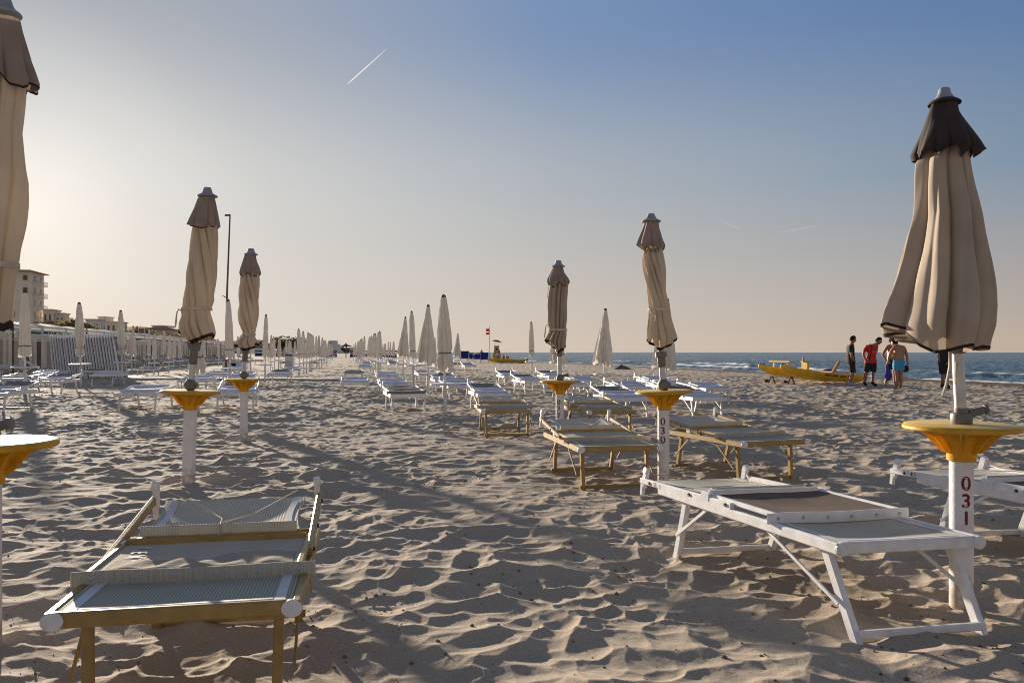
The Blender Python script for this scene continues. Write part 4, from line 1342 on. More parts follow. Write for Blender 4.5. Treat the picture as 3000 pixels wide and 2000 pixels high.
# ------------------------------------------------------------------ people
def head_verts(hd, up, fc, grow=0.0, hair=False, seed=1):
    """a head as one shaped sphere: brow, sockets, nose, chin, ears; or the hair lying on it"""
    side = fc.cross(up).normalized(); f2 = up.cross(side).normalized()
    if f2.dot(fc) < 0: f2 = -f2
    rr = random.Random(seed)
    n, m = 28, 20
    vs = []; tag_ = []
    for i in range(m + 1):
        a = math.pi * i / m
        for k in range(n):
            t = 2 * math.pi * k / n
            x = math.sin(a) * math.sin(t); y = math.sin(a) * math.cos(t); z = math.cos(a)
            low = max(0, -z)
            X = x * .077 * (1 - .30 * low ** 1.5); Y = y * .097 * (1 - .18 * low) + (.012 * low if y > 0 else .02 * low * 0); Z = z * .122
            if y > 0:
                fx = abs(x)
                Y += .026 * math.exp(-(x / .16) ** 2 - ((z + .12) / .17) ** 2)            # nose
                Y -= .010 * math.exp(-((fx - .36) / .15) ** 2 - ((z - .10) / .12) ** 2)     # sockets
                Y += .006 * math.exp(-(x / .5) ** 2 - ((z - .26) / .09) ** 2)              # brow
                Y += .010 * math.exp(-(x / .25) ** 2 - ((z + .82) / .12) ** 2)             # chin
                Y += .005 * math.exp(-(x / .28) ** 2 - ((z + .48) / .06) ** 2)             # lips
            if abs(x) > .9 and -.35 < z < .2 and -.3 < y < .25: X *= 1.16                   # ears
            g = grow * (1 + .55 * rr.uniform(-1, 1)) if hair else 0
            p = Vector((X, Y, Z)); p += p.normalized() * g
            vs.append(hd + side * p.x + f2 * p.y + up * p.z)
            tag_.append((x, y, z))
    fs = []
    for i in range(m):
        for k in range(n):
            q = (i * n + k, (i + 1) * n + k, (i + 1) * n + (k + 1) % n, i * n + (k + 1) % n)
            if hair:
                x, y, z = [sum(tag_[j][c] for j in q) / 4 for c in range(3)]
                if not (z > .42 + .18 * y if y > 0 else z > .35 * (1 + y) - .42): continue
            fs.append(q)
    return vs, fs


def skin_body(nodes, edges, head, mat, parent):
    me = bpy.data.meshes.new('body')
    me.from_pydata([n[0] for n in nodes], edges, [])
    o = bpy.data.objects.new('body', me); COL.objects.link(o)
    o.modifiers.new('s', 'SKIN')
    sk = me.skin_vertices[0].data
    for i, n in enumerate(nodes):
        r = n[1]; sk[i].radius = r if isinstance(r, tuple) else (r, r); sk[i].use_root = (i == 0)
    sb = o.modifiers.new('d', 'SUBSURF'); sb.levels = 3; sb.render_levels = 3
    bpy.context.view_layer.update()
    m2 = bpy.data.meshes.new_from_object(o.evaluated_get(bpy.context.evaluated_depsgraph_get()))
    bpy.data.objects.remove(o); bpy.data.meshes.remove(me)
    vs = [v.co.copy() for v in m2.vertices]; nv = [v.normal.copy() for v in m2.vertices]
    fs = [tuple(p.vertices) for p in m2.polygons]
    bpy.data.meshes.remove(m2)
    mb = MB(); mb.add(vs, fs); mb.add(*head)
    return mb.build('body', mat, parent, angle=180), vs, nv, fs


def dress(name, body, nodes, idx, pick, mat, parent):
    """clothing cut from the body surface: the faces nearest to the chosen bones, lifted off the skin"""
    _, vs, nv, fs = body
    bones = [(k, nodes[idx[k[0]]][0], nodes[idx[k[1]]][0]) for k in BONES if k[0] in idx and k[1] in idx]
    A = np.array([a for k, a, b in bones]); D = np.array([b for k, a, b in bones]) - A
    X = np.array([tuple(v) for v in vs])
    T = np.clip(((X[:, None, :] - A) * D).sum(-1) / np.maximum((D * D).sum(-1), 1e-9), 0, 1)
    dd = np.linalg.norm(X[:, None, :] - A - D * T[..., None], axis=-1)
    for j, (k, a, b) in enumerate(bones):
        dd[:, j] -= .125 if (k[0] in ('pelvis', 'spine', 'chest') and k[1][:2] in ('sp', 'ch', 'ne')) else (.085 if k[0][:2] in ('pe', 'hi', 'th') else (.05 if k[0][:2] in ('ch', 'sh', 'ua', 'kn', 'ca', 'ne') else (.035 if k[0][:2] in ('el', 'fa', 'an') else .012)))
    J = dd.argmin(1)
    ok = []; lift = []
    for i, v in enumerate(vs):
        l_ = pick(bones[J[i]][0], float(T[i, J[i]]), v)
        ok.append(l_ is not None); lift.append(l_ or 0)
    use = [q for q in fs if sum(ok[i] for i in q) >= 3]
    ids = sorted({i for q in use for i in q}); mp = {i: j for j, i in enumerate(ids)}
    mx = max(lift) if lift else .01
    mb = MB()
    mb.add([vs[i] + nv[i] * (lift[i] or mx * .8) for i in ids], [tuple(mp[i] for i in q) for q in use])
    o = mb.build(name, mat, parent, angle=180)
    sm = o.modifiers.new('thickness', 'SOLIDIFY'); sm.thickness = .006; sm.offset = -1
    return o


BONES = [('pelvis', 'spine'), ('spine', 'chest'), ('chest', 'neck')]
for sd_ in ('l', 'r'):
    BONES += [(a + sd_ if a != 'chest' and a != 'pelvis' else a, b + sd_) for a, b in (('chest', 'sh'), ('sh', 'ua'), ('ua', 'el'), ('el', 'fa'), ('fa', 'wr'), ('wr', 'palm'), ('pelvis', 'hip'), ('hip', 'th'), ('th', 'kn'), ('kn', 'ca'), ('ca', 'an'), ('an', 'to'))]
    BONES += [(('palm%s' if j == 0 else 'f%s%d') % ((sd_,) if j == 0 else (sd_, q_)), ('f%s%d' if j == 0 else 'i%s%d') % (sd_, q_)) for q_ in range(4) for j in (0, 1)] + [('palm' + sd_, 'u' + sd_)]
BONES.append(('neck', 'nape'))


def person(label, origin, scale, foot, J, skin, wear, face=(0, -1)):
    """J: joints in pixels of an enlarged crop, each with a depth in metres (negative = towards the camera)"""
    base = P(*origin)
    s = base.y / F / scale
    root = empty('person', base, 0, label, 'person')
    def C(j):
        x, y, d = J[j]
        return Vector(((x - foot[0]) * s, d, (foot[1] - y) * s))
    q = {k: C(k) for k in J}
    q['spine'] = q['pelvis'].lerp(q['chest'], .5)
    nodes = []; idx = {}; edges = []
    def N(k, p, r, par=None):
        idx[k] = len(nodes); nodes.append((tuple(p), r))
        if par is not None: edges.append((idx[par], idx[k]))
    N('pelvis', q['pelvis'], (.165, .12))
    N('spine', q['spine'], (.145, .105), 'pelvis')
    N('chest', q['chest'], (.17, .12), 'spine')
    hd = q['head']; up = (hd - q['neck']).normalized()
    up = (up + Vector((0, 0, 1))).normalized()
    N('neck', q['neck'].lerp(hd, .15), .066, 'chest')
    N('nape', q['neck'].lerp(hd, .62), .062, 'neck')
    fc = Vector((face[0], face[1], 0)).normalized()
    for sd in ('l', 'r'):
        N('sh' + sd, q['sh' + sd], .068, 'chest')
        a = q['sh' + sd]; e = q['el' + sd]; w_ = q['wr' + sd]; h = q['ha' + sd]
        N('ua' + sd, a.lerp(e, .5), .055, 'sh' + sd)
        N('el' + sd, e, .043, 'ua' + sd)
        N('fa' + sd, e.lerp(w_, .35), .045, 'el' + sd)
        N('wr' + sd, w_, .028, 'fa' + sd)
        N('palm' + sd, w_.lerp(h, .55), (.034, .022), 'wr' + sd)
        dv = (h - w_).normalized(); sdv = dv.cross(Vector((0, 1, 0)))
        sdv = sdv.normalized() if sdv.length > .1 else Vector((1, 0, 0))
        for k, (of_, ln) in enumerate(((-.028, .075), (-.010, .088), (.008, .082), (.025, .066))):
            p1 = w_.lerp(h, .85) + sdv * of_
            N('f%s%d' % (sd, k), p1, .0095, 'palm' + sd)
            N('g%s%d' % (sd, k), p1 + dv * ln * .55 + Vector((0, .012, 0)), .0085, 'f%s%d' % (sd, k))
            N('i%s%d' % (sd, k), p1 + dv * ln + Vector((0, .034, 0)), .007, 'g%s%d' % (sd, k))
        p1 = w_.lerp(h, .3) + sdv * .04
        N('t%s' % sd, p1, .011, 'palm' + sd); N('u%s' % sd, p1 + dv * .045 + sdv * .012, .009, 't' + sd)
    for sd in ('l', 'r'):
        N('hip' + sd, q['hip' + sd], .098, 'pelvis')
        a = q['hip' + sd]; k_ = q['kn' + sd]; an = q['an' + sd]; t = q['to' + sd]
        N('th' + sd, a.lerp(k_, .45), .086, 'hip' + sd)
        N('kn' + sd, k_, .060, 'th' + sd)
        N('ca' + sd, k_.lerp(an, .32), .064, 'kn' + sd)
        N('an' + sd, an, .041, 'ca' + sd)
        N('to' + sd, t, (.042, .03), 'an' + sd)
    body = skin_body(nodes, edges, head_verts(hd, up, fc), M[skin], root)
    hv, hf = head_verts(hd, up, fc, .014, True, len(label))
    mb = MB(); mb.add(hv, hf); ho = mb.build('hair', M['hair'], root)
    for kind, mat in wear:
        ZP = q['pelvis'].z; ZN = q['neck'].z
        arm = ('sh', 'ua', 'el', 'fa', 'wr', 'palm', 'fl', 'fr', 'gl', 'gr')
        is_arm = lambda k: any(k[0].startswith(a) for a in arm)
        is_low = lambda k: any(k[0].startswith(a) for a in ('th', 'kn', 'ca', 'an'))
        if kind == 'shirt':
            def pk(k, t, v):
                if k[0][:2] == 'sh': return .018
                if k[0][:2] == 'ua': return .018 + .014 * t if t < .35 else None
                if is_arm(k) or k[0] == 'neck' or is_low(k): return None
                if v.z < ZP - .05 or v.z > ZN - .005: return None
                return .018 + .016 * max(0, min(1, (ZP + .30 - v.z) / .3))
            dress('shirt', body, nodes, idx, pk, M[mat], root)
        elif kind in ('shorts', 'trunks'):
            e = .82 if kind == 'shorts' else .30
            def pk(k, t, v):
                if is_arm(k): return None
                if k[0][:2] == 'th': return .026 + .016 * t if t < e else None
                if is_low(k) or v.z > ZP + .085: return None
                return .016 + .010 * max(0, min(1, (ZP - v.z) / .15))
            dress('shorts', body, nodes, idx, pk, M[mat], root)
        elif kind == 'shoes':
            for sd in ('l', 'r'):
                dress('shoe', body, nodes, idx, lambda k, t, v: (.014 if k == ('an' + sd, 'to' + sd) or (k == ('ca' + sd, 'an' + sd) and t > .8) else None), M[mat], root)
        elif kind == 'strap':
            mb = MB(); a = q['shl'].lerp(q['neck'], .35); b = q['spine'].lerp(q['hipl'], .6)
            mb.tube([a + Vector((0, .02, .085)), a + Vector((.0, -.11, .04)), q['chest'].lerp(q['shl'], .5) + Vector((0, -.15, -.1)), b + Vector((-.06, -.14, .05))], .014, 6)
            mb.build('strap', M[mat], root)
        elif kind == 'print':
            p = q['chest'].lerp(q['spine'], .30)
            for j, ch in enumerate('SALVATAGGIO'):
                o = lettering('letter', ch, .034, M['white_ink'], root, extrude=.002)
                xx = (j - 5) * .021
                o.matrix_local = Matrix.Translation(p + Vector((.03 + xx, -.150 + 2.2 * (xx + .03) ** 2, 0))) @ Matrix.Rotation(R_(90), 4, 'X')
    return root, q, s


def J_(d):
    """mirror-free shorthand: name -> (x, y, depth)"""
    return d


p1, q1, s1 = person('man in black shirt and shorts with pale blue shoes, standing by the boat stern', (2491, 1131), 7.84, (320, 1345), dict(
    pelvis=(330, 790, 0), chest=(300, 500, 0), neck=(345, 395, 0), head=(385, 275, 0),
    shl=(285, 455, -.17), ell=(278, 620, -.22), wrl=(330, 735, -.20), hal=(375, 765, -.16),
    shr=(325, 455, .17), elr=(350, 610, .22), wrr=(385, 725, .18), har=(395, 770, .14),
    hipl=(325, 830, -.10), knl=(345, 1045, -.11), anl=(275, 1275, -.10), tol=(330, 1325, -.11),
    hipr=(340, 830, .10), knr=(400, 1045, .10), anr=(330, 1270, .10), tor=(410, 1325, .11)),
    'skin', [('shirt', 'black_cloth'), ('shorts', 'black_cloth'), ('shoes', 'shoe_blue')], face=(1, -.05))
p2, q2, s2 = person('lifeguard in a red printed T-shirt and black shorts looking down', (2545, 1131), 7.84, (760, 1335), dict(
    pelvis=(805, 780, 0), chest=(840, 500, -.02), neck=(905, 395, -.03), head=(968, 300, -.07),
    shl=(720, 430, -.02), ell=(640, 590, .03), wrl=(665, 715, -.05), hal=(700, 755, -.10),
    shr=(945, 450, .06), elr=(945, 620, .14), wrr=(900, 730, .10), har=(880, 770, .04),
    hipl=(735, 815, 0), knl=(690, 1030, -.03), anl=(668, 1265, 0), tol=(672, 1325, -.12),
    hipr=(875, 815, 0), knr=(850, 1030, -.02), anr=(842, 1262, 0), tor=(925, 1322, -.06)),
    'skin', [('shirt', 'red_cloth'), ('shorts', 'black_cloth'), ('shoes', 'black_cloth'), ('strap', 'black_cloth'), ('print', 'white_ink')], face=(.75, -.6))
p3, q3, s3 = person('bare-chested man in dark swim shorts facing the camera, hand on hip', (2604, 1130), 7.84, (1180, 1335), dict(
    pelvis=(1235, 790, 0), chest=(1245, 520, 0), neck=(1245, 405, 0), head=(1245, 310, -.02),
    shl=(1145, 440, 0), ell=(1050, 610, .04), wrl=(1105, 755, -.06), hal=(1165, 785, -.10),
    shr=(1345, 440, 0), elr=(1400, 620, -.08), wrr=(1370, 760, -.12), har=(1345, 830, -.14),
    hipl=(1180, 820, 0), knl=(1150, 1040, -.03), anl=(1105, 1285, 0), tol=(1078, 1325, -.10),
    hipr=(1295, 820, 0), knr=(1310, 1040, 0), anr=(1330, 1285, .02), tor=(1345, 1325, -.08)),
    'skin2', [('trunks', 'black_cloth')], face=(.12, -1))
p4, q4, s4 = person('bare-backed man in light blue swim shorts, seen from behind', (2634, 1137), 7.84, (1445, 1382), dict(
    pelvis=(1430, 790, 0), chest=(1450, 520, .02), neck=(1405, 415, .05), head=(1380, 345, .12),
    shl=(1325, 440, .0), ell=(1225, 600, -.02), wrl=(1195, 760, .02), hal=(1190, 840, .05),
    shr=(1560, 450, .0), elr=(1620, 640, -.02), wrr=(1640, 790, .0), har=(1640, 860, .02),
    hipl=(1375, 830, 0), knl=(1395, 1060, .02), anl=(1410, 1325, 0), tol=(1392, 1372, .14),
    hipr=(1490, 830, 0), knr=(1492, 1060, .02), anr=(1490, 1325, 0), tor=(1505, 1368, .14)),
    'skin2', [('trunks', 'cyan_cloth')], face=(-.55, .8))
p5, q5, s5 = person('man in black shorts half hidden under the big parasol of post 031', (2770, 1139), 3.36, (2085, 640), dict(
    pelvis=(2075, 395, 0), chest=(2070, 270, 0), neck=(2072, 220, 0), head=(2075, 178, 0),
    shl=(2032, 240, 0), ell=(2022, 310, .03), wrl=(2035, 370, .0), hal=(2045, 402, -.03),
    shr=(2112, 240, 0), elr=(2122, 320, .02), wrr=(2092, 375, -.12), har=(2080, 390, -.15),
    hipl=(2052, 410, 0), knl=(2058, 500, -.02), anl=(2072, 602, .1), tol=(2050, 618, .02),
    hipr=(2098, 410, 0), knr=(2100, 500, -.02), anr=(2100, 605, 0), tor=(2098, 625, -.14)),
    'skin', [('shirt', 'black_cloth'), ('shorts', 'black_cloth'), ('shoes', 'black_cloth')], face=(-.5, -.7))
def far_person(label, org, sc, shirt, shorts, skin):
    return person(label, org, sc, (0, 0), dict(
        pelvis=(0, -92, 0), chest=(0, -136, 0), neck=(0, -152, 0), head=(0, -167, 0),
        shl=(-19, -146, 0), ell=(-25, -118, 0), wrl=(-24, -94, 0), hal=(-23, -84, 0),
        shr=(19, -146, 0), elr=(26, -118, 0), wrr=(25, -94, 0), har=(24, -84, 0),
        hipl=(-9, -88, 0), knl=(-10, -48, 0), anl=(-10, -8, 0), tol=(-13, -3, -.1),
        hipr=(9, -88, 0), knr=(11, -48, 0), anr=(12, -8, 0), tor=(15, -3, -.1)),
        skin, [('shirt', shirt), ('shorts', shorts)], face=(0, -1))
far_person('small figure of a person standing among the blue beach chairs', (1411, 1058), 168 / 31, 'shirt_grey', 'black_cloth', 'skin')
far_person('person in a grey-blue shirt at the left edge behind the big parasol pole', (4, 1086), 168 / 92, 'shirt_grey', 'wood', 'skin')

# things the people hold
mb = MB()
c = Vector((0, 0, 0)); n = 20
vs = []; fs = []; ms = []
for i in range(13):
    a = math.pi * i / 12
    for k in range(n):
        t = 2 * math.pi * k / n
        vs.append((.105 * math.sin(a) * math.cos(t), .105 * math.sin(a) * math.sin(t), .105 * math.cos(a)))
for i in range(12):
    for k in range(n):
        mb.add([], [])
mb.add(vs, [(i * n + k, (i + 1) * n + k, (i + 1) * n + (k + 1) % n, i * n + (k + 1) % n) for i in range(12) for k in range(n)])
mb.m = [1 if ((k // 5) % 2 == 1 and 3 <= i <= 9) else 0 for i in range(12) for k in range(n)]
ball = mb.build('ball', [M['yellow_top'], M['black_cloth']])
ball.location = p4.location + Vector(((1325 - 1445) * s4, .10, (1382 - 620) * s4)); ball.rotation_euler = (.4, .6, .9)
tag(ball, 'yellow and black ball tucked under the arm of the bare-backed man', 'ball')
mb = MB()
mb.lathe([(.02, 0), (.09, -.02), (.12, -.09), (.115, -.16), (.06, -.21), (.01, -.22)], 20)
hb = mb.build('bag', M['black_cloth']); hb.scale = (1, .6, 1)
hb.location = q4['har'] + p4.location + Vector((-.03, .03, .0)); hb.rotation_euler = (0, R_(12), 0)
tag(hb, 'dark bag hanging from the right hand of the bare-backed man', 'bag')
mb = MB()
zz = [(0, .025), (-.06, .05), (-.18, .085), (-.32, .11), (-.42, .09), (-.50, .03)]
vs = []
for z, r in zz:
    for k in range(20):
        t = 2 * math.pi * k / 20
        rr2 = r * (1 + .25 * math.sin(4 * t + z * 6))
        vs.append((rr2 * math.cos(t) + .1 * -z * .8, rr2 * math.sin(t) * .6, z))
fs = [(i * 20 + k, (i + 1) * 20 + k, (i + 1) * 20 + (k + 1) % 20, i * 20 + (k + 1) % 20) for i in range(len(zz) - 1) for k in range(20)]
mb.add(vs, fs + [tuple(range(20))[::-1], tuple(range((len(zz) - 1) * 20, len(zz) * 20))])
tw = mb.build('towel', M['blue_cloth'])
tw.location = q4['hal'] + p4.location + Vector((0, .0, -.02))
tag(tw, 'violet-blue towel hanging from the left hand of the bare-backed man', 'towel')


# ------------------------------------------------------------------ rescue rowing boats (twin hulls)
def rescue_boat(label, L=4.0, gap=1.15, text=None, tall=True):
    root = empty('rowing_boat', (0, 0, 0), 0, label, 'rowing boat')
    for side in (0, gap):
        mb = MB(); n = 28; vs = []
        for i in range(n + 1):
            t = i / n                                  # 0 bow, 1 stern
            wd = .19 * (min(1, t * 3.2) ** .7) * (min(1, (1 - t) * 5 + .45) ** .8) + .025
            deck = .44 + .16 * (1 - t) ** 3 - .04 * math.sin(math.pi * t) + .05 * t ** 6
            keel = .02 + .42 * max(0, 1 - t / .34) ** 2 + .16 * max(0, (t - .86) / .14) ** 2
            x = t * L
            vs += [(x, side - wd, deck), (x, side - wd * 1.05, deck - .05), (x, side - wd * .8, (deck + keel) / 2 - .03), (x, side - wd * .28, keel), (x, side + wd * .28, keel), (x, side + wd * .8, (deck + keel) / 2 - .03), (x, side + wd * 1.05, deck - .05), (x, side + wd, deck)]
        fs = [(i * 8 + k, i * 8 + (k + 1) % 8, (i + 1) * 8 + (k + 1) % 8, (i + 1) * 8 + k) for i in range(n) for k in range(8)]
        fs += [tuple(range(8))[::-1], tuple(n * 8 + k for k in range(8))]
        mb.add(vs, fs)
        h = mb.build('hull', M['boat'], root, angle=50)
        for x0, z0 in ((.05, .60), (L - .30, .48)):
            mb = MB(); mb.tube([(x0, side, z0 - .03), (x0 + .03, side, z0 + .05), (x0 + .2, side, z0 + .045), (x0 + .25, side, z0 - .06)], .018, 8)
            mb.build('grab_handle', M['dark'], h)
        if text and side == 0:
            for q, ch in enumerate(text):
                if ch == ' ': continue
                o = lettering('letter', ch, .17, M['red_ink'], h, extrude=.001)
                o.matrix_local = Matrix.Translation((L * .50 + q * .10, side - .209, .285)) @ Matrix.Rotation(R_(108), 4, 'X')
    for x0 in (L * .30, L * .62):
        mb = MB(); mb.box((x0, gap / 2, .475), (.30, gap + .28, .05)); mb.build('cross_deck', M['boat'], root)
    return root


b1 = rescue_boat('yellow twin-hull rescue boat beside the group of people, bows propped on a trestle', 3.9, 1.2, 'MARINA ORA N7')
# its seat post, oar bracket and leaning post
def bpart(root, name, fn, mat):
    mb = MB(); fn(mb); return mb.build(name, M[mat], root)
bpart(b1, 'rowlock_stand', lambda m: (m.bar((1.12, -.02, .42), (1.10, -.02, .86), .34, .10, up=(1, 0, 0)), m.bar((.92, -.02, .86), (1.34, -.02, .88), .14, .05)), 'boat')
bpart(b1, 'rowlock', lambda m: m.tube([(1.02, -.02, .86), (1.0, -.02, .98), (.985, -.02, 1.06), (1.03, -.02, 1.09)], [.05, .035, .03, .02], 10), 'boat_in')
bpart(b1, 'seat', lambda m: (m.box((.55, .55, .80), (.34, 1.1, .05)), m.box((.48, .2, .62), (.06, .06, .34)), m.box((.48, .9, .62), (.06, .06, .34))), 'boat')
bpart(b1, 'oar_support', lambda m: m.bar((2.42, .02, .40), (2.72, .02, 1.05), .10, .12, up=(0, 1, 0)), 'boat_in')
bpart(b1, 'oar_pin', lambda m: m.tube([(2.72, .02, 1.05), (2.745, .02, 1.12)], [.03, .02], 8), 'boat_in')
bow = P(2256, 1108); ster = P(2529, 1120)
dirv = Vector((.93, .37, 0)).normalized()
stern_w = P(2527, 1121)
b1.location = stern_w - dirv * 3.9
b1.location.z = gz(stern_w) - .02
b1.rotation_euler = (0, R_(4.6), math.atan2(dirv.y, dirv.x)); b1.scale = (1, 1, .72)
b1.location.z += math.sin(R_(4.6)) * 3.9
# trestle under the bows
tr = empty('boat_trestle', P(2312, 1124), math.atan2(dirv.y, dirv.x) + R_(90), 'low wooden trestle with wheels holding up the rescue boat bows', 'trestle')
for x in (-.1, .95):
    for s_ in (-1, 1):
        mb = MB(); mb.bar((x, s_ * .16, -.05), (x, s_ * .03, .42), .06, .06, up=(1, 0, 0)); mb.build('leg', M['wood'], tr)
mb = MB(); mb.bar((-.2, 0, .40), (1.05, 0, .40), .07, .07); mb.build('beam', M['wood'], tr)
mb = MB(); mb.bar((-.1, -.12, .12), (.95, -.12, .12), .05, .05); mb.build('rail', M['wood'], tr)
for x in (.05, 1.08):
    mb = MB(); mb.tube([(x - .03, .14, .13), (x + .03, .14, .13)], .09, 18); mb.build('wheel', M['dark'], tr)
tr.scale = (1, 1, .62)
# bundle on the deck
mb = MB()
mb.lathe([(.01, .22), (.14, .20), (.24, .12), (.26, .05), (.24, 0)], 24)
bb = mb.build('bundle', M['blue_cloth']); bb.scale = (1.25, .8, .9)
bb.location = P(2425, 1121) + Vector((.2, .35, .33)); tag(bb, 'blue bundle lying on the deck of the near rescue boat', 'bundle')
mb = MB()
mb.lathe([(.01, .15), (.1, .13), (.2, .06), (.24, .0)], 14)
rc = mb.build('rope_heap', M['strap']); rc.scale = (1.3, .8, .8); rc.location = P(2455, 1122) + Vector((.25, .45, .32))
tag(rc, 'heap of pale rope lying on the deck of the near rescue boat', 'rope')

b2 = rescue_boat('yellow rescue boat far off below the lifeguard tower', 4.9, 1.2)
p0 = P(1419, 1062); b2.location = (p0.x, p0.y, gz(p0) + .03); b2.rotation_euler = (0, R_(1.5), R_(-4))
for x in (1.55, 2.15):
    bpart(b2, 'rowlock_stand', lambda m, x=x: m.add([(x - .22, -.06, .44), (x + .24, -.06, .44), (x + .02, -.06, 1.0), (x - .22, .06, .44), (x + .24, .06, .44), (x + .02, .06, 1.0)], [(0, 1, 2), (5, 4, 3), (0, 3, 4, 1), (1, 4, 5, 2), (2, 5, 3, 0)]), 'boat_in')
bpart(b2, 'seat', lambda m: m.box((2.58, .3, .62), (.30, .5, .34)), 'boat_in')

# ------------------------------------------------------------------ lifeguard post
tp = P(1455, 1058)
tw_ = empty('lifeguard_tower', (tp.x, tp.y, gz(tp)), R_(-6), 'orange lifeguard tower with a round emblem and tilted brown canopy', 'lifeguard tower')
for sx in (-1, 1):
    for sy in (0, 1):
        mb = MB(); mb.bar((sx * .52, sy * .9 - .1, -.1), (sx * .30, sy * .55 + .05, 1.55), .07, .07, up=(0, 1, 0)); mb.build('leg', M['wood'], tw_)
mb = MB(); mb.box((0, -.03, 1.25), (.62, .06, 1.62)); pan = mb.build('front_panel', new_mat('orange_paint', (.55, .22, .02), .6, var=.2, vscale=3), tw_)
mb = MB(); mb.tube([(0, -.065, 1.62), (0, -.075, 1.62)], .25, 32); mb.build('emblem', M['white'], pan)
mb = MB(); mb.tube([(0, -.076, 1.62), (0, -.083, 1.62)], .19, 32); mb.build('emblem_centre', M['blue'], pan)
mb = MB(); mb.bar((-.06, -.088, 1.55), (.05, -.088, 1.72), .05, .008); mb.build('emblem_mark', M['white'], pan)
mb = MB(); mb.lathe([(.26, 0), (.26, .01)], 32); d_ = mb.build('number_board', M['white'], pan); d_.scale = (1, 1, 1)
d_.rotation_euler = (R_(90), 0, 0); d_.location = (.08, -.07, .82)
mb = MB(); mb.box((.08, -.085, .70), (.40, .01, .38)); mb.build('notice', new_mat('pale_blue_board', (.25, .38, .72), .5, var=.1), pan)
mb = MB(); mb.box((0, .30, 1.9), (.62, .6, .05)); mb.build('seat', M['wood'], tw_)
mb = MB(); mb.tube([(-.30, -.05, 2.06), (-.28, -.05, 2.3), (-.1, -.05, 2.38), (.1, -.05, 2.38), (.28, -.05, 2.3), (.30, -.05, 2.06)], .015, 6); mb.build('handrail', M['dark'], tw_)
mb = MB(); mb.tube([(-.15, .2, 1.9), (-.1, .2, 2.75)], .02, 6); mb.build('canopy_pole', M['dark'], tw_)
mb = MB()
mb.lathe([(.0, .20), (.30, .15), (.62, .02), (.66, -.05), (.62, -.02), (.30, .11), (.0, .16)], 8, close=False)
cn = mb.build('canopy', M['straw'], tw_); cn.location = (0, .2, 2.62); cn.rotation_euler = (0, R_(11), 0)
cn.data.materials[0] = new_mat('brown_red_canvas', (.20, .045, .03), .85, var=.2, trans=.15)

fp_ = P(1433, 1058)
fl = empty('flag_pole', (fp_.x, fp_.y, gz(fp_)), 0, 'tall flag pole flying a red flag with a white bar', 'flag pole')
mb = MB(); mb.tube([(0, 0, -.2), (.05, 0, 4.55)], [.035, .025], 10); mb.build('pole', M['wood'], fl)
def flg(u, v): return (-.03 - .43 * u, .05 * math.sin(u * 5), 4.25 - .74 * v - .06 * u * (1 - v) * -1 - .05 * u)
for v0, v1, mt in ((0, .46, 'redflag'), (.46, .62, 'white'), (.62, 1, 'redflag')):
    if mt == 'redflag' and 'redflag' not in M: M['redflag'] = new_mat('red_flag_cloth', (.30, .03, .025), .8, trans=.3)
    mb = MB(); mb.grid(lambda u, v: (lambda p: (p[0] + .05, p[1], p[2]))(flg(u, v0 + (v1 - v0) * v)), 8, 3, thick=.004); mb.build('flag_stripe', M[mt], fl)


# ------------------------------------------------------------------ blue beach chairs, stalls
def beach_chair():
    root = empty('beach_chair', (0, 0, 0), 0, 'x', 'beach chair', 'blue beach chairs by the flag pole')
    mb = MB()
    for sx in (-1, 1):
        mb.bar((sx * .36, -.05, .0), (sx * .36, .35, 1.02), .04, .04); mb.bar((sx * .36, .55, .0), (sx * .36, -.0, .45), .04, .04)
        mb.bar((sx * .36, -.05, .40), (sx * .36, .6, .40), .04, .04)
    mb.build('frame', M['white'], root)
    mb = MB(); mb.grid(lambda u, v: (-.35 + .7 * u, .03 + .32 * v - .06 * math.sin(v * 3.14), .42 + .58 * v), 4, 6, thick=.012); mb.build('back_canvas', M['blue'], root)
    mb = MB(); mb.grid(lambda u, v: (-.35 + .7 * u, .05 + .5 * v, .41 - .05 * math.sin(v * 3.14)), 4, 4, thick=.012); mb.build('seat_canvas', M['blue'], root)
    return root


BC = beach_chair()
for i, (x, y, sc) in enumerate([(1360, 1061, 1.35), (1376, 1060, 1.0), (1388, 1058, .9), (1399, 1060, 1.0), (1418, 1064, 1.15)]):
    r = BC if i == 0 else copy_tree(BC)
    p = P(x, y); r.location = (p.x, p.y, gz(p)); r.rotation_euler = (0, 0, R_(-8)); r.scale = (sc, sc, sc)
    r['label'] = '%s blue canvas beach chair from the left, standing before the far rowing boat' % ORD[i]


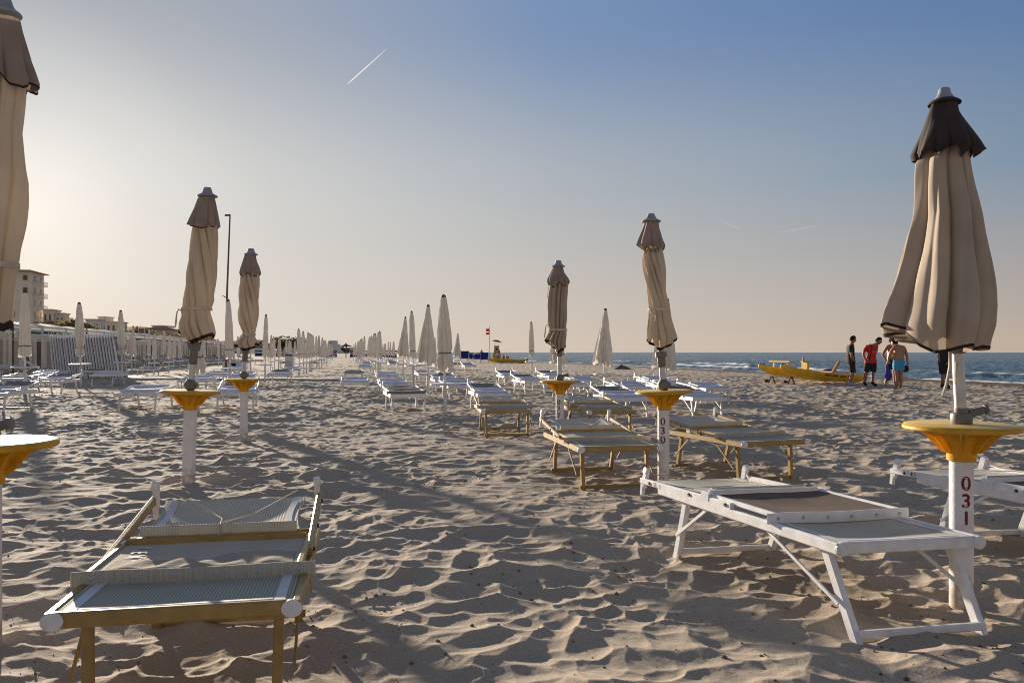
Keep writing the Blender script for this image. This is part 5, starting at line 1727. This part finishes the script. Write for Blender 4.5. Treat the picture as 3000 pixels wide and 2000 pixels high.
def stall(wd, label, cx, ybase, canopy='navy', red=None, h=1.5):
    p = P(cx, ybase)
    root = empty('canvas_shelter', (p.x, p.y, gz(p)), -AZ, label, 'canvas shelter', 'blue canvas shelters along the aisle')
    for sx in (-1, 1):
        for sy in (0, 1):
            mb = MB(); mb.bar((sx * wd / 2, sy * 1.3, 0), (sx * wd / 2, sy * 1.3, h), .05, .05, up=(0, 1, 0)); mb.build('post', M['teal' if sx * sy > 0 else 'white'], root)
    mb = MB(); mb.grid(lambda u, v: (-wd / 2 + wd * u, .02, .08 + .72 * v), 6, 3); mb.grid(lambda u, v: (-wd / 2 + wd * u, .05, .08 + .72 * v), 6, 3)
    mb.build('front_cloth', M['blue'], root)
    mb = MB(); mb.grid(lambda u, v: (-wd / 2 - .1 + (wd + .2) * u, -.15 + 1.6 * v, h + .1 * math.sin(v * 3.14)), 6, 5, thick=.02)
    mb.grid(lambda u, v: (-wd / 2 - .1 + (wd + .2) * u, -.16, h - .22 + .22 * v), 6, 1)
    mb.build('roof_cloth', M[canopy], root)
    if red:
        mb = MB(); mb.box((red * (wd / 2 + .02), .65, .85), (.04, 1.2, .9)); mb.build('side_cloth', M['red'], root)
        mb = MB(); mb.box((red * wd / 4, .3, 1.0), (wd / 2.2, .05, .3)); mb.build('cushion', M['red'], root)
    return root


for a in [(3.4, 'blue and red canvas shelter at the front left of the sand aisle', 964, 1047, 'navy', 1),
          (2.6, 'blue and red canvas shelter at the front right of the sand aisle', 1044, 1048, 'navy', -1),
          (2.0, 'second blue shelter right of the aisle, behind the first', 1068, 1046, 'navy', None),
          (4.5, 'blue shelter with orange towels behind the white bin', 825, 1045, 'navy', -1),
          (1.6, 'blue shelter between the bin and the slim parasol row', 872, 1045, 'navy', 1),
          (2.4, 'blue shelter under the small pointed parasols, with red towels', 1127, 1047, 'navy', -1),
          (2.2, 'blue shelter beside the skirt-shaped parasol, right of the one with red towels', 1147, 1048, 'navy', None),
          (2.2, 'blue shelter left of the slim parasols, by the lamp pole', 760, 1045, 'navy', None),
          (2.2, 'blue shelter behind the lamp pole, leftmost of all', 650, 1046, 'navy', None)]:
    stall(a[0], a[1], a[2], a[3], a[4], a[5])
for i in range(9):
    p = P(897 + i * 4.6, 1045.5)
    o = copy_tree(BC); o.location = (p.x, p.y, gz(p)); o.rotation_euler = (0, 0, R_(12)); o['group'] = 'blue beach chairs under the slim parasols left of the aisle'
    o['label'] = '%s blue chair from the left, under the slim parasols left of the aisle' % ORD[i]
for i in range(6):
    p = P(1083 + i * 5.2, 1047)
    o = copy_tree(BC); o.location = (p.x, p.y, gz(p)); o.rotation_euler = (0, 0, R_(12)); o['group'] = 'blue beach chairs under the slim parasols right of the aisle'
    o['label'] = '%s blue chair from the left, under the slim parasols right of the aisle' % ORD[i]


# bin, boxes, path, heap
def lid_bin(p):
    root = empty('litter_bin', (p.x, p.y, gz(p)), 0, 'white litter bin with a domed lid left of the sand aisle', 'bin')
    mb = MB(); mb.box((0, 0, .42), (.55, .5, .92)); mb.build('body', M['white_plastic'], root)
    mb = MB(); mb.box((0, 0, .94), (.50, .46, .12)); mb.build('opening', M['dark'], root)
    mb = MB(); mb.grid(lambda u, v: (-.33 + .66 * u, -.3 + .6 * v, 1.0 + .17 * math.sin(math.pi * u)), 10, 2, thick=.03); mb.build('lid', M['white_plastic'], root)
lid_bin(P(848, 1076))
for x, y, wd, lab in ((671, 1083, .9, 'white storage box under the wound parasol by the lamp pole, left one'), (690, 1083, .7, 'white storage box beside the pole of the wound parasol, right one')):
    p = P(x, y); root = empty('storage_box', (p.x, p.y, gz(p)), 0, lab, 'box')
    mb = MB(); mb.box((0, .25, .2), (wd, .5, .5)); mb.build('body', M['white_plastic'], root)
    mb = MB(); mb.box((0, .25, .465), (wd + .03, .53, .03)); mb.build('lid', M['white_plastic'], root)
ca = [P(345, 1103), P(345, 1111.5), P(995, 1115), P(995, 1111.8)]
def pathf(u, v):
    a = ca[0].lerp(ca[3], u); b = ca[1].lerp(ca[2], u); q = a.lerp(b, v)
    return (q.x, q.y, .075 + .004 * math.sin(u * 40))
mb = MB(); mb.grid(pathf, 40, 3, thick=.12); tag(mb.build('path', M['concrete']), kind='structure')
p = P(1821, 1079); mb = MB()
rq = random.Random(9)
mb.grid(lambda u, v: ((u - .5) * 1.6, (v - .5) * 1.6, .36 * max(0, 1 - 2.1 * math.hypot(u - .5, v - .5)) ** .8 + .05 * rq.random() * max(0, 1 - 2 * math.hypot(u - .5, v - .5)) - .03), 24, 24)
o = mb.build('sand_heap', new_mat('damp_sand', (.16, .11, .075), .95, var=.3, vscale=6)); o.location = (p.x, p.y, gz(p)); tag(o, 'small dark heap of damp sand near the waterline', 'sand heap')


# ------------------------------------------------------------------ lamp pole
p = P(665, 1088)
lp = empty('lamp_pole', (p.x, p.y, gz(p)), 0, 'tall thin dark lamp pole with a small lamp on top', 'lamp pole')
ht = CH + (HZ - 629) * p.y / F
mb = MB(); mb.tube([(-.08, 0, -.2), (.0, 0, ht * .5), (.18, 0, ht)], [.075, .06, .045], 12); mb.build('pole', M['wood'], lp)
mb = MB(); mb.bar((.2, 0, ht), (-.12, 0, ht - .02), .10, .10); mb.build('lamp_head', M['dark'], lp)
zb3 = CH + (HZ - 868) * p.y / F
mb = MB(); mb.tube([(.04, 0, zb3), (-.12, -.02, zb3 - .03), (-.22, 0, zb3 + .05), (-.36, .02, zb3 + .10)], [.02, .03, .02, .006], 8); mb.build('bracket', M['dark'], lp)


# ------------------------------------------------------------------ cabin pergola along the back of the beach
def on_line(t, off=0.0):
    a = Vector((-24.5, 36, 0)) - V * off
    return a + U * t
NP_ = 26
for i in range(NP_):
    a = on_line(i * 4.0); z0 = gz(a)
    hh = 2.55
    lab = '%s bay from the near end of the white cabin pergola at left' % (ORD[i] if i < 20 else ['twenty-first', 'twenty-second', 'twenty-third', 'twenty-fourth', 'twenty-fifth', 'last'][i - 20])
    root = empty('cabin_pergola', (a.x, a.y, z0), -AZ, lab, 'pergola', 'bays of the white cabin pergola')
    for x in (0, -2.6):
        mb = MB(); mb.bar((x, 0, -.2), (x, 0, hh + (.25 if i % 4 == 0 else 0)), .08, .08, up=(0, 1, 0)); mb.build('post', M['wood' if (i % 3 == 1 and x == 0) else 'pvc'], root)
    for x, z in ((0, hh - .04), (-2.6, hh - .04)):
        mb = MB(); mb.bar((x, .041, z), (x, 3.96, z), .06, .09); mb.build('beam', M['pvc'], root)
    for z in (1.75, 2.1):
        mb = MB(); mb.bar((.0, .041, z), (0, 3.96, z), .04, .05); mb.build('rail', M['pvc'], root)
    col = 'awning' if i % 5 else 'teal'
    if i == 7: col = 'blue'
    mb = MB(); mb.grid(lambda u, v: (.1 - 2.9 * u, .05 + 3.85 * v, hh + .03 + .22 * math.sin(math.pi * u) - .07 * math.sin(math.pi * v)), 8, 6, thick=.012)
    mb.build('awning', M['awning'], root)
    if i % 2 == 0:
        mb = MB(); mb.grid(lambda u, v: (-.9 - 1.6 * u, .1 + 3.7 * v, hh - .28 - .10 * math.sin(math.pi * u)), 6, 4, thick=.012); mb.build('inner_awning', M['teal' if i in (0, 2, 4, 8) else 'awning'], root)
    # changing cabin behind
    c = on_line(i * 4.0, 4.2)
    cb = empty('beach_cabin', (c.x, c.y, gz(c)), -AZ, lab.replace('bay', 'changing cabin').replace('of the white cabin pergola at left', 'behind the pergola'), 'cabin', 'changing cabins behind the pergola')
    mb = MB(); mb.box((0, 2, 1.05), (2.0, 3.7, 2.3)); mb.build('wall', M['wall3'], cb)
    mb = MB(); mb.box((0, 2, 2.25), (2.3, 3.95, .1)); mb.build('roof', M['awning'], cb)
    for q in range(2):
        mb = MB(); mb.box((1.01, 1.1 + q * 1.8, .95), (.04, .8, 1.9)); mb.build('door', M['shutter' if (i + q) % 4 else 'wood'], cb)
# slanted blue deck chairs under the pergola
dk = None
rk = random.Random(5)
for i in range(34):
    a = on_line(1.0 + i * 2.4, -.6 - (i % 2) * .8)
    if dk is None:
        mb = MB()
        mb.grid(lambda u, v: (-.3 + .6 * u, .9 * v, .25 + .62 * v - .08 * math.sin(3.14 * v)), 3, 5, m=0, thick=.02)
        for sx in (-1, 1):
            mb.bar((sx * .31, -.05, .22), (sx * .31, .95, .92), .04, .04, m=1); mb.bar((sx * .31, .75, 0), (sx * .31, .1, .5), .04, .04, m=1); mb.bar((sx * .31, .0, 0), (sx * .31, .0, .3), .04, .04, m=1)
        dk = o = mb.build('deck_chair', [M['navy'], M['white']])
    else:
        o = dk.copy(); o.data = dk.data
        COL.objects.link(o)
    if i % 9 == 4:
        o.data = dk.data.copy(); o.data.materials[0] = M['red']
    elif i % 4 == 2:
        o.data = dk.data.copy(); o.data.materials[0] = M['blue']
    o.location = (a.x, a.y, gz(a)); o.rotation_euler = (0, 0, -AZ + R_(100 + rk.uniform(-15, 15)))
    nm = 'red' if i % 9 == 4 else ('blue' if i % 4 == 2 else 'dark')
    tag(o, '%s deck chair, number %d from the near end before the pergola' % (nm, i + 1), 'deck chair', 'deck chairs in front of the pergola')

# notice board on posts
p = P(415, 1062)
nb = empty('notice_board', (p.x, p.y, gz(p)), R_(8), 'small reddish notice board on two posts above the pergola roof', 'sign')
hz_ = CH + (HZ - 975) * p.y / F
for sx in (-.28, .28):
    mb = MB(); mb.bar((sx, 0, 0), (sx, 0, hz_ + .4), .05, .05, up=(0, 1, 0)); mb.build('post', M['pvc'], nb)
mb = MB(); mb.box((0, -.05, hz_), (.72, .04, .85)); mb.build('frame', M['white'], nb)
mb = MB(); mb.box((0, -.075, hz_), (.60, .02, .70)); mb.build('panel', new_mat('reddish_board', (.25, .13, .09), .7, var=.5, vscale=6), nb)


# ------------------------------------------------------------------ buildings behind the beach
def building(name, label, x0, x1, ytop, dist, depth, floors, wall, rz=0.0, flat=True, nwin=3, balc=False, z0=0.0, right_balc=False):
    """front spans photo columns x0..x1, its eaves at row ytop, at the given distance"""
    s = dist / F
    c = Vector((((x0 + x1) / 2 - 1500) * s, dist, z0))
    wd = (x1 - x0) * s; h = CH + (HZ - ytop) * s - z0
    root = empty(name, c, rz, label, 'building')
    mb = MB(); mb.box((0, depth / 2, h / 2 - .5), (wd, depth, h + 1)); mb.build('wall', M[wall], root, smooth=False)
    fh = h / floors
    for f in range(floors):
        for k in range(nwin):
            x = -wd / 2 + wd * (k + .5) / nwin
            ww = min(1.1, wd / nwin * .45)
            mb = MB(); mb.box((x, -.03, f * fh + fh * .52), (ww, .10, fh * .48)); fr_ = mb.build('window', M['shutter'], root, smooth=False)
            mb = MB(); mb.box((x, -.095, f * fh + fh * .52), (ww * .72, .03, fh * .38)); mb.build('pane', M['glass'], fr_, smooth=False)
            mb = MB(); mb.box((wd / 2 + .03, depth * (k + .5) / nwin, f * fh + fh * .52), (.10, ww, fh * .48)); mb.build('window', M['shutter'], root, smooth=False)
        if balc and f > 0:
            mb = MB(); mb.box((0, -.65, f * fh), (wd * .86, 1.3, .16)); b_ = mb.build('balcony', M['wall3'], root, smooth=False)
            mb = MB()
            for k in range(18): mb.bar((-wd * .42 + wd * .84 * k / 17, -1.26, f * fh + .08), (-wd * .42 + wd * .84 * k / 17, -1.26, f * fh + .95), .04, .04, up=(0, 1, 0))
            mb.bar((-wd * .43, -1.26, f * fh + .98), (wd * .43, -1.26, f * fh + .98), .06, .06)
            mb.build('railing', M['shutter'], b_)
        if right_balc and f > 0:
            mb = MB(); mb.box((wd / 2 + .5, depth * .5, f * fh), (1.0, depth * .92, .16)); b_ = mb.build('balcony', M['wall3'], root, smooth=False)
            mb = MB(); [mb.box((wd / 2 + .97, depth * (.05 + .9 * k / 16), f * fh + .5), (.05, .07, .85)) for k in range(17)]; mb.box((wd / 2 + .97, depth * .5, f * fh + .95), (.07, depth * .92, .07)); mb.build('railing', M['wall2'], b_)
    if flat:
        mb = MB(); mb.box((0, depth / 2, h + .12), (wd + .5, depth + .5, .24)); mb.build('roof', M['wall2'], root, smooth=False)
    else:
        mb = MB(); o_ = .9
        a, b, d = wd / 2 + o_, -o_, depth + o_
        rh = min(wd, depth) * .16
        mb.add([(-a, b, h), (a, b, h), (a, d, h), (-a, d, h), (-a, b, h + .2), (a, b, h + .2), (a, d, h + .2), (-a, d, h + .2), (-a * .35, depth * .4, h + rh), (a * .35, depth * .4, h + rh), (a * .35, depth * .6, h + rh), (-a * .35, depth * .6, h + rh)],
               [(3, 2, 1, 0), (0, 1, 5, 4), (1, 2, 6, 5), (2, 3, 7, 6), (3, 0, 4, 7), (4, 5, 9, 8), (5, 6, 10, 9), (6, 7, 11, 10), (7, 4, 8, 11), (8, 9, 10, 11)])
        mb.build('roof', M['roof'], root, smooth=False)
    return root, wd, h


building('hotel_tower', 'tall seven-storey hotel with stacked balconies and brown roof at the left edge', 22, 89, 796, 185, 8.0, 7, 'wall', rz=-AZ, flat=False, nwin=2, right_balc=True)
building('apartment_block', 'low stepped apartment block right beside the hotel tower', 128, 152, 908, 190, 6, 3, 'wall', rz=-AZ, nwin=2)
building('apartment_block', 'lower pale block with a terrace, second right of the hotel tower', 152, 186, 919, 192, 4, 3, 'wall2', rz=-AZ, nwin=3)
building('white_villa', 'white villa with upright panels behind the lounger stack', 252, 288, 937, 180, 5, 2, 'wall3', rz=-AZ, nwin=4)
building('apartment_block', 'grey block with a square rooftop tower behind the tall parasol', 284, 352, 944, 200, 6, 3, 'wall', rz=-AZ, nwin=5)
building('rooftop_tower', 'square tower standing up behind the grey block', 288, 304, 929, 206, 5, 4, 'wall2', nwin=1)
building('white_villa', 'low white house right of the tall parasol at the stack', 366, 420, 960, 210, 6, 2, 'wall3', rz=-AZ, nwin=5)
building('villa', 'villa with a shallow hipped roof left of the tall wound parasol', 432, 500, 966, 205, 8, 2, 'wall2', rz=-AZ, flat=False, nwin=4)
building('rooftop_room', 'small room rising above the hipped villa roof', 446, 474, 955, 215, 8, 4, 'wall', nwin=2)
building('white_villa', 'pale house behind the wound parasols', 520, 600, 982, 260, 6, 2, 'wall3', rz=-AZ, nwin=5)
for i, (x0, x1, y, d) in enumerate([(640, 700, 1000, 420), (706, 745, 996, 450), (962, 975, 998, 700), (974, 984, 1008, 760), (984, 996, 1014, 800), (1004, 1016, 1019, 900), (1020, 1030, 1018, 900)]):
    building('distant_building', '%s distant pale building from the left at the end of the beach' % ORD[i], x0, x1, y, d, 20, 3, 'wall3', nwin=3)


# ------------------------------------------------------------------ trees and dune shrubs
def crown_mesh(rx, ry, rz, n, leaf, seed, clumps=9):
    rd = random.Random(seed); mb = MB()
    cs = [(Vector((rd.uniform(-1, 1) * rx * .75, rd.uniform(-1, 1) * ry * .75, rd.uniform(-.5, .9) * rz * .7)), rd.uniform(.3, .55)) for _ in range(clumps)]
    for i in range(n):
        c, r = rd.choice(cs)
        d = Vector((rd.gauss(0, 1), rd.gauss(0, 1), rd.gauss(0, 1))).normalized() * rd.uniform(.4, 1) ** .5
        p = c + Vector((d.x * r * rx, d.y * r * ry, d.z * r * rz))
        a = Vector((rd.gauss(0, 1), rd.gauss(0, 1), rd.gauss(0, 1))).normalized() * leaf * rd.uniform(.6, 1.3)
        b = a.cross(Vector((rd.gauss(0, 1), rd.gauss(0, 1), rd.gauss(0, 1)))).normalized() * leaf * .45
        mb.add([p - a, p + b, p + a, p - b], [(0, 1, 2, 3)])
    return mb


def tree(label, x, ytop, dist, wd, seed, mat='leaf2', flat=.6, trunk=True, name='pine_tree'):
    s = dist / F; h = CH + (HZ - ytop) * s
    c = Vector(((x - 1500) * s, dist, 0))
    z = gz(c)
    root = empty(name, (c.x, c.y, 0), 0, label, 'tree' if trunk else 'shrub', 'trees and shrubs behind the beach')
    cz = h - wd * flat * .6
    if trunk:
        mb = MB(); mb.tube([(0, 0, -.2), (.1, 0, cz * .5), (0, 0, cz)], [.22, .16, .10], 8)
        for k in range(4):
            t = k * 1.57 + seed; mb.tube([(0, 0, cz * .7), (math.cos(t) * wd * .3, math.sin(t) * wd * .3, cz)], [.09, .04], 6)
        mb.build('trunk', M['bark'], root)
    mb = crown_mesh(wd, wd, wd * flat, 900, wd * .09, seed)
    o = mb.build('crown', M[mat], root, smooth=False); o.location = (0, 0, cz)
    return root


for i, (x, y, d, wd) in enumerate([(826, 997, 260, 4), (840, 1003, 250, 3), (856, 995, 260, 4.5), (812, 1005, 250, 2.5), (875, 1004, 260, 3), (788, 1004, 260, 3), (1016, 1020, 700, 5)]):
    tree('%s dark pine from the list of trees on the skyline, left to right by planting' % ORD[i] if False else ['dark pine above the far leaning loungers, tallest but one', 'small pine between the two tall dark pines', 'tallest dark pine above the far stack of loungers', 'low dark pine at the left of the far pines', 'low dark pine beside the slim parasol row', 'dark pine left of the pointed far parasols', 'lone low tree at the far end of the aisle'][i], x, y, d, wd, i + 3)
for i, (x, y, d, wd) in enumerate([(150, 950, 140, 3.2), (172, 945, 145, 3.2), (196, 942, 150, 3.0), (214, 938, 150, 3.2), (232, 946, 150, 3.0), (256, 953, 150, 2.6), (400, 963, 165, 2.8), (416, 966, 165, 2.6), (432, 970, 165, 2.4), (500, 980, 190, 3), (540, 984, 220, 3), (620, 1000, 260, 3.5), (660, 1003, 280, 3.5), (720, 1006, 300, 3.5)]):
    tree('%s olive-green shrub from the left on the bank behind the pergola' % ORD[i], x, y, d, wd, i + 40, mat='leaf', flat=.55, trunk=False, name='dune_shrub')

# far stack of white loungers among the parasols
SK = None
for i in range(14):
    p = P(827 + i * 2.6, 1046)
    o = ST.copy(); COL.objects.link(o)
    o.location = (p.x, p.y, gz(p)); o.rotation_euler = (0, R_(14), 0); o.scale = (1, 1, 1.15)
    tag(o, '%s lounger from the left in the far leaning stack under the pines' % ORD[i], 'sun lounger', 'far loungers stacked upright')

# open and closed parasols at the far end of the aisle
p = P(1013, 1048)
op = empty('open_parasol', (p.x, p.y, gz(p)), 0, 'flat open dark parasol at the far end of the sand aisle', 'parasol')
mb = MB(); mb.tube([(0, 0, 0), (0, 0, 3.0)], .06, 8); mb.build('pole', M['wood'], op)
mb = MB(); mb.lathe([(0.01, 3.1), (.4, 2.8), (1.5, 2.45), (1.48, 2.42), (.4, 2.72), (.01, 3.0)], 12, close=False); mb.build('canopy', M['straw'], op)
o = copy_tree(PAR['tube']); q = P(1015, 1046); o.location = (q.x, q.y, gz(q)); o.scale = (1.6, 1.6, 1.55)
for c in kids(o):
    if c.name.startswith('canopy'): c.data = c.data.copy(); c.data.materials[0] = M['straw']
o['label'] = 'brown closed parasol standing before the open one at the aisle end'
for i, (x, w_) in enumerate([(1375, 2.0), (1408, 2.4)]):
    p = P(x, 1050); op = empty('open_parasol', (p.x, p.y, gz(p)), 0, ['low open dark parasol above the left blue chairs', 'low open dark parasol behind the standing far person'][i], 'parasol')
    mb = MB(); mb.tube([(0, 0, 0), (0, 0, 1.15)], .03, 6); mb.build('pole', M['wood'], op)
    mb = MB(); mb.lathe([(.01, 1.32), (w_ * .5, 1.2), (w_ * .62, 1.12), (w_ * .5, 1.14), (.01, 1.22)], 10, close=False); mb.build('canopy', M['straw'], op)


# ------------------------------------------------------------------ sky marks: vapour trail and wisps
def sky_pt(x, y, d):
    v = Vector(((x - 1500) / F, 1, (HZ - y) / F)).normalized()
    return v * d + Vector((0, 0, CH))
vap = bpy.data.materials.new('vapour'); vap.use_nodes = True
t_ = vap.node_tree; b_ = t_.nodes['Principled BSDF']; b_.inputs['Base Color'].default_value = (.9, .9, .9, 1); b_.inputs['Roughness'].default_value = 1
tr_ = t_.nodes.new('ShaderNodeBsdfTranslucent'); tr_.inputs['Color'].default_value = (.9, .88, .85, 1)
tp_ = t_.nodes.new('ShaderNodeBsdfTransparent')
m_a = t_.nodes.new('ShaderNodeMixShader'); m_a.inputs[0].default_value = .5
t_.links.new(b_.outputs[0], m_a.inputs[1]); t_.links.new(tr_.outputs[0], m_a.inputs[2])
m_b = t_.nodes.new('ShaderNodeMixShader'); m_b.inputs[0].default_value = .45
lw_ = t_.nodes.new('ShaderNodeLayerWeight'); lw_.inputs['Blend'].default_value = .35
fc_ = t_.nodes.new('ShaderNodeMath'); fc_.operation = 'MULTIPLY_ADD'; fc_.inputs[1].default_value = -.40; fc_.inputs[2].default_value = .40
t_.links.new(lw_.outputs['Facing'], fc_.inputs[0]); t_.links.new(fc_.outputs[0], m_b.inputs[0])
t_.links.new(tp_.outputs[0], m_b.inputs[1]); t_.links.new(m_a.outputs[0], m_b.inputs[2])
t_.links.new(m_b.outputs[0], t_.nodes['Material Output'].inputs['Surface'])
mb = MB()
pa, pb = sky_pt(1018, 247, 9000), sky_pt(1134, 143, 9000)
mb.tube([pa.lerp(pb, k / 8) for k in range(9)], [3, 7, 7.5, 7, 6.5, 5.5, 4.5, 3, 1], 12)
for k_, (a_, b_, r_) in enumerate([((2112, 648), (2168, 672), 14), ((2280, 682), (2395, 661), 16)]):
    m2 = MB(); qa, qb = sky_pt(*a_, 9000), sky_pt(*b_, 9000)
    m2.tube([qa.lerp(qb, j / 10)  for j in range(11)], [r_ * .2 + r_ * math.sin(math.pi * j / 10) * (.7 + .3 * math.sin(j * 2.1)) for j in range(11)], 12)
    wv_ = vap.copy(); wv_.name = 'thin_vapour'
    [n for n in wv_.node_tree.nodes if n.type == 'MATH'][0].inputs[1].default_value = -.045
    [n for n in wv_.node_tree.nodes if n.type == 'MATH'][0].inputs[2].default_value = .045
    tag(m2.build('cloud_wisp', wv_), kind='structure')
tag(mb.build('contrail', vap), 'thin white aircraft vapour trail slanting across the upper sky', 'contrail')

# crumbs of damp sand, shell and twig lying about in the front
rc_ = random.Random(21)
mb = MB()
patches = [(rc_.uniform(-3, 4.5), rc_.uniform(2.7, 12), rc_.uniform(.15, .5)) for _ in range(60)]
px_ = []
for i in range(2600):
    if i % 4 == 0:
        y = 2.6 + 12 * rc_.random() ** 1.6; x = rc_.uniform(-.75, .75) * y
    else:
        a = rc_.choice(patches); x = rc_.gauss(a[0], a[2]); y = rc_.gauss(a[1], a[2])
    px_.append((x, y))
zz_ = sand_h(np.array([p[0] for p in px_]), np.array([p[1] for p in px_]))
for (x, y), z in zip(px_, zz_):
    r = .0035 + .011 * rc_.random() ** 4
    e = [Vector((rc_.uniform(.6, 1.2) * a * r, rc_.uniform(.6, 1.2) * b * r, rc_.uniform(.5, .9) * c * r)) for a, b, c in ((1, 0, 0), (0, 1, 0), (-1, 0, 0), (0, -1, 0), (0, 0, 1), (0, 0, -1))]
    c = Vector((x, y, float(z) + r * .25))
    mb.add([c + q for q in e], [(0, 1, 4), (1, 2, 4), (2, 3, 4), (3, 0, 4), (1, 0, 5), (2, 1, 5), (3, 2, 5), (0, 3, 5)])
crm = mb.build('sand_crumbs', new_mat('damp_crumbs', (.22, .16, .11), .95, var=.4, vscale=3), smooth=False)
tag(crm, 'loose crumbs of damp sand and shell scattered over the beach', 'sand crumbs', kind='stuff')
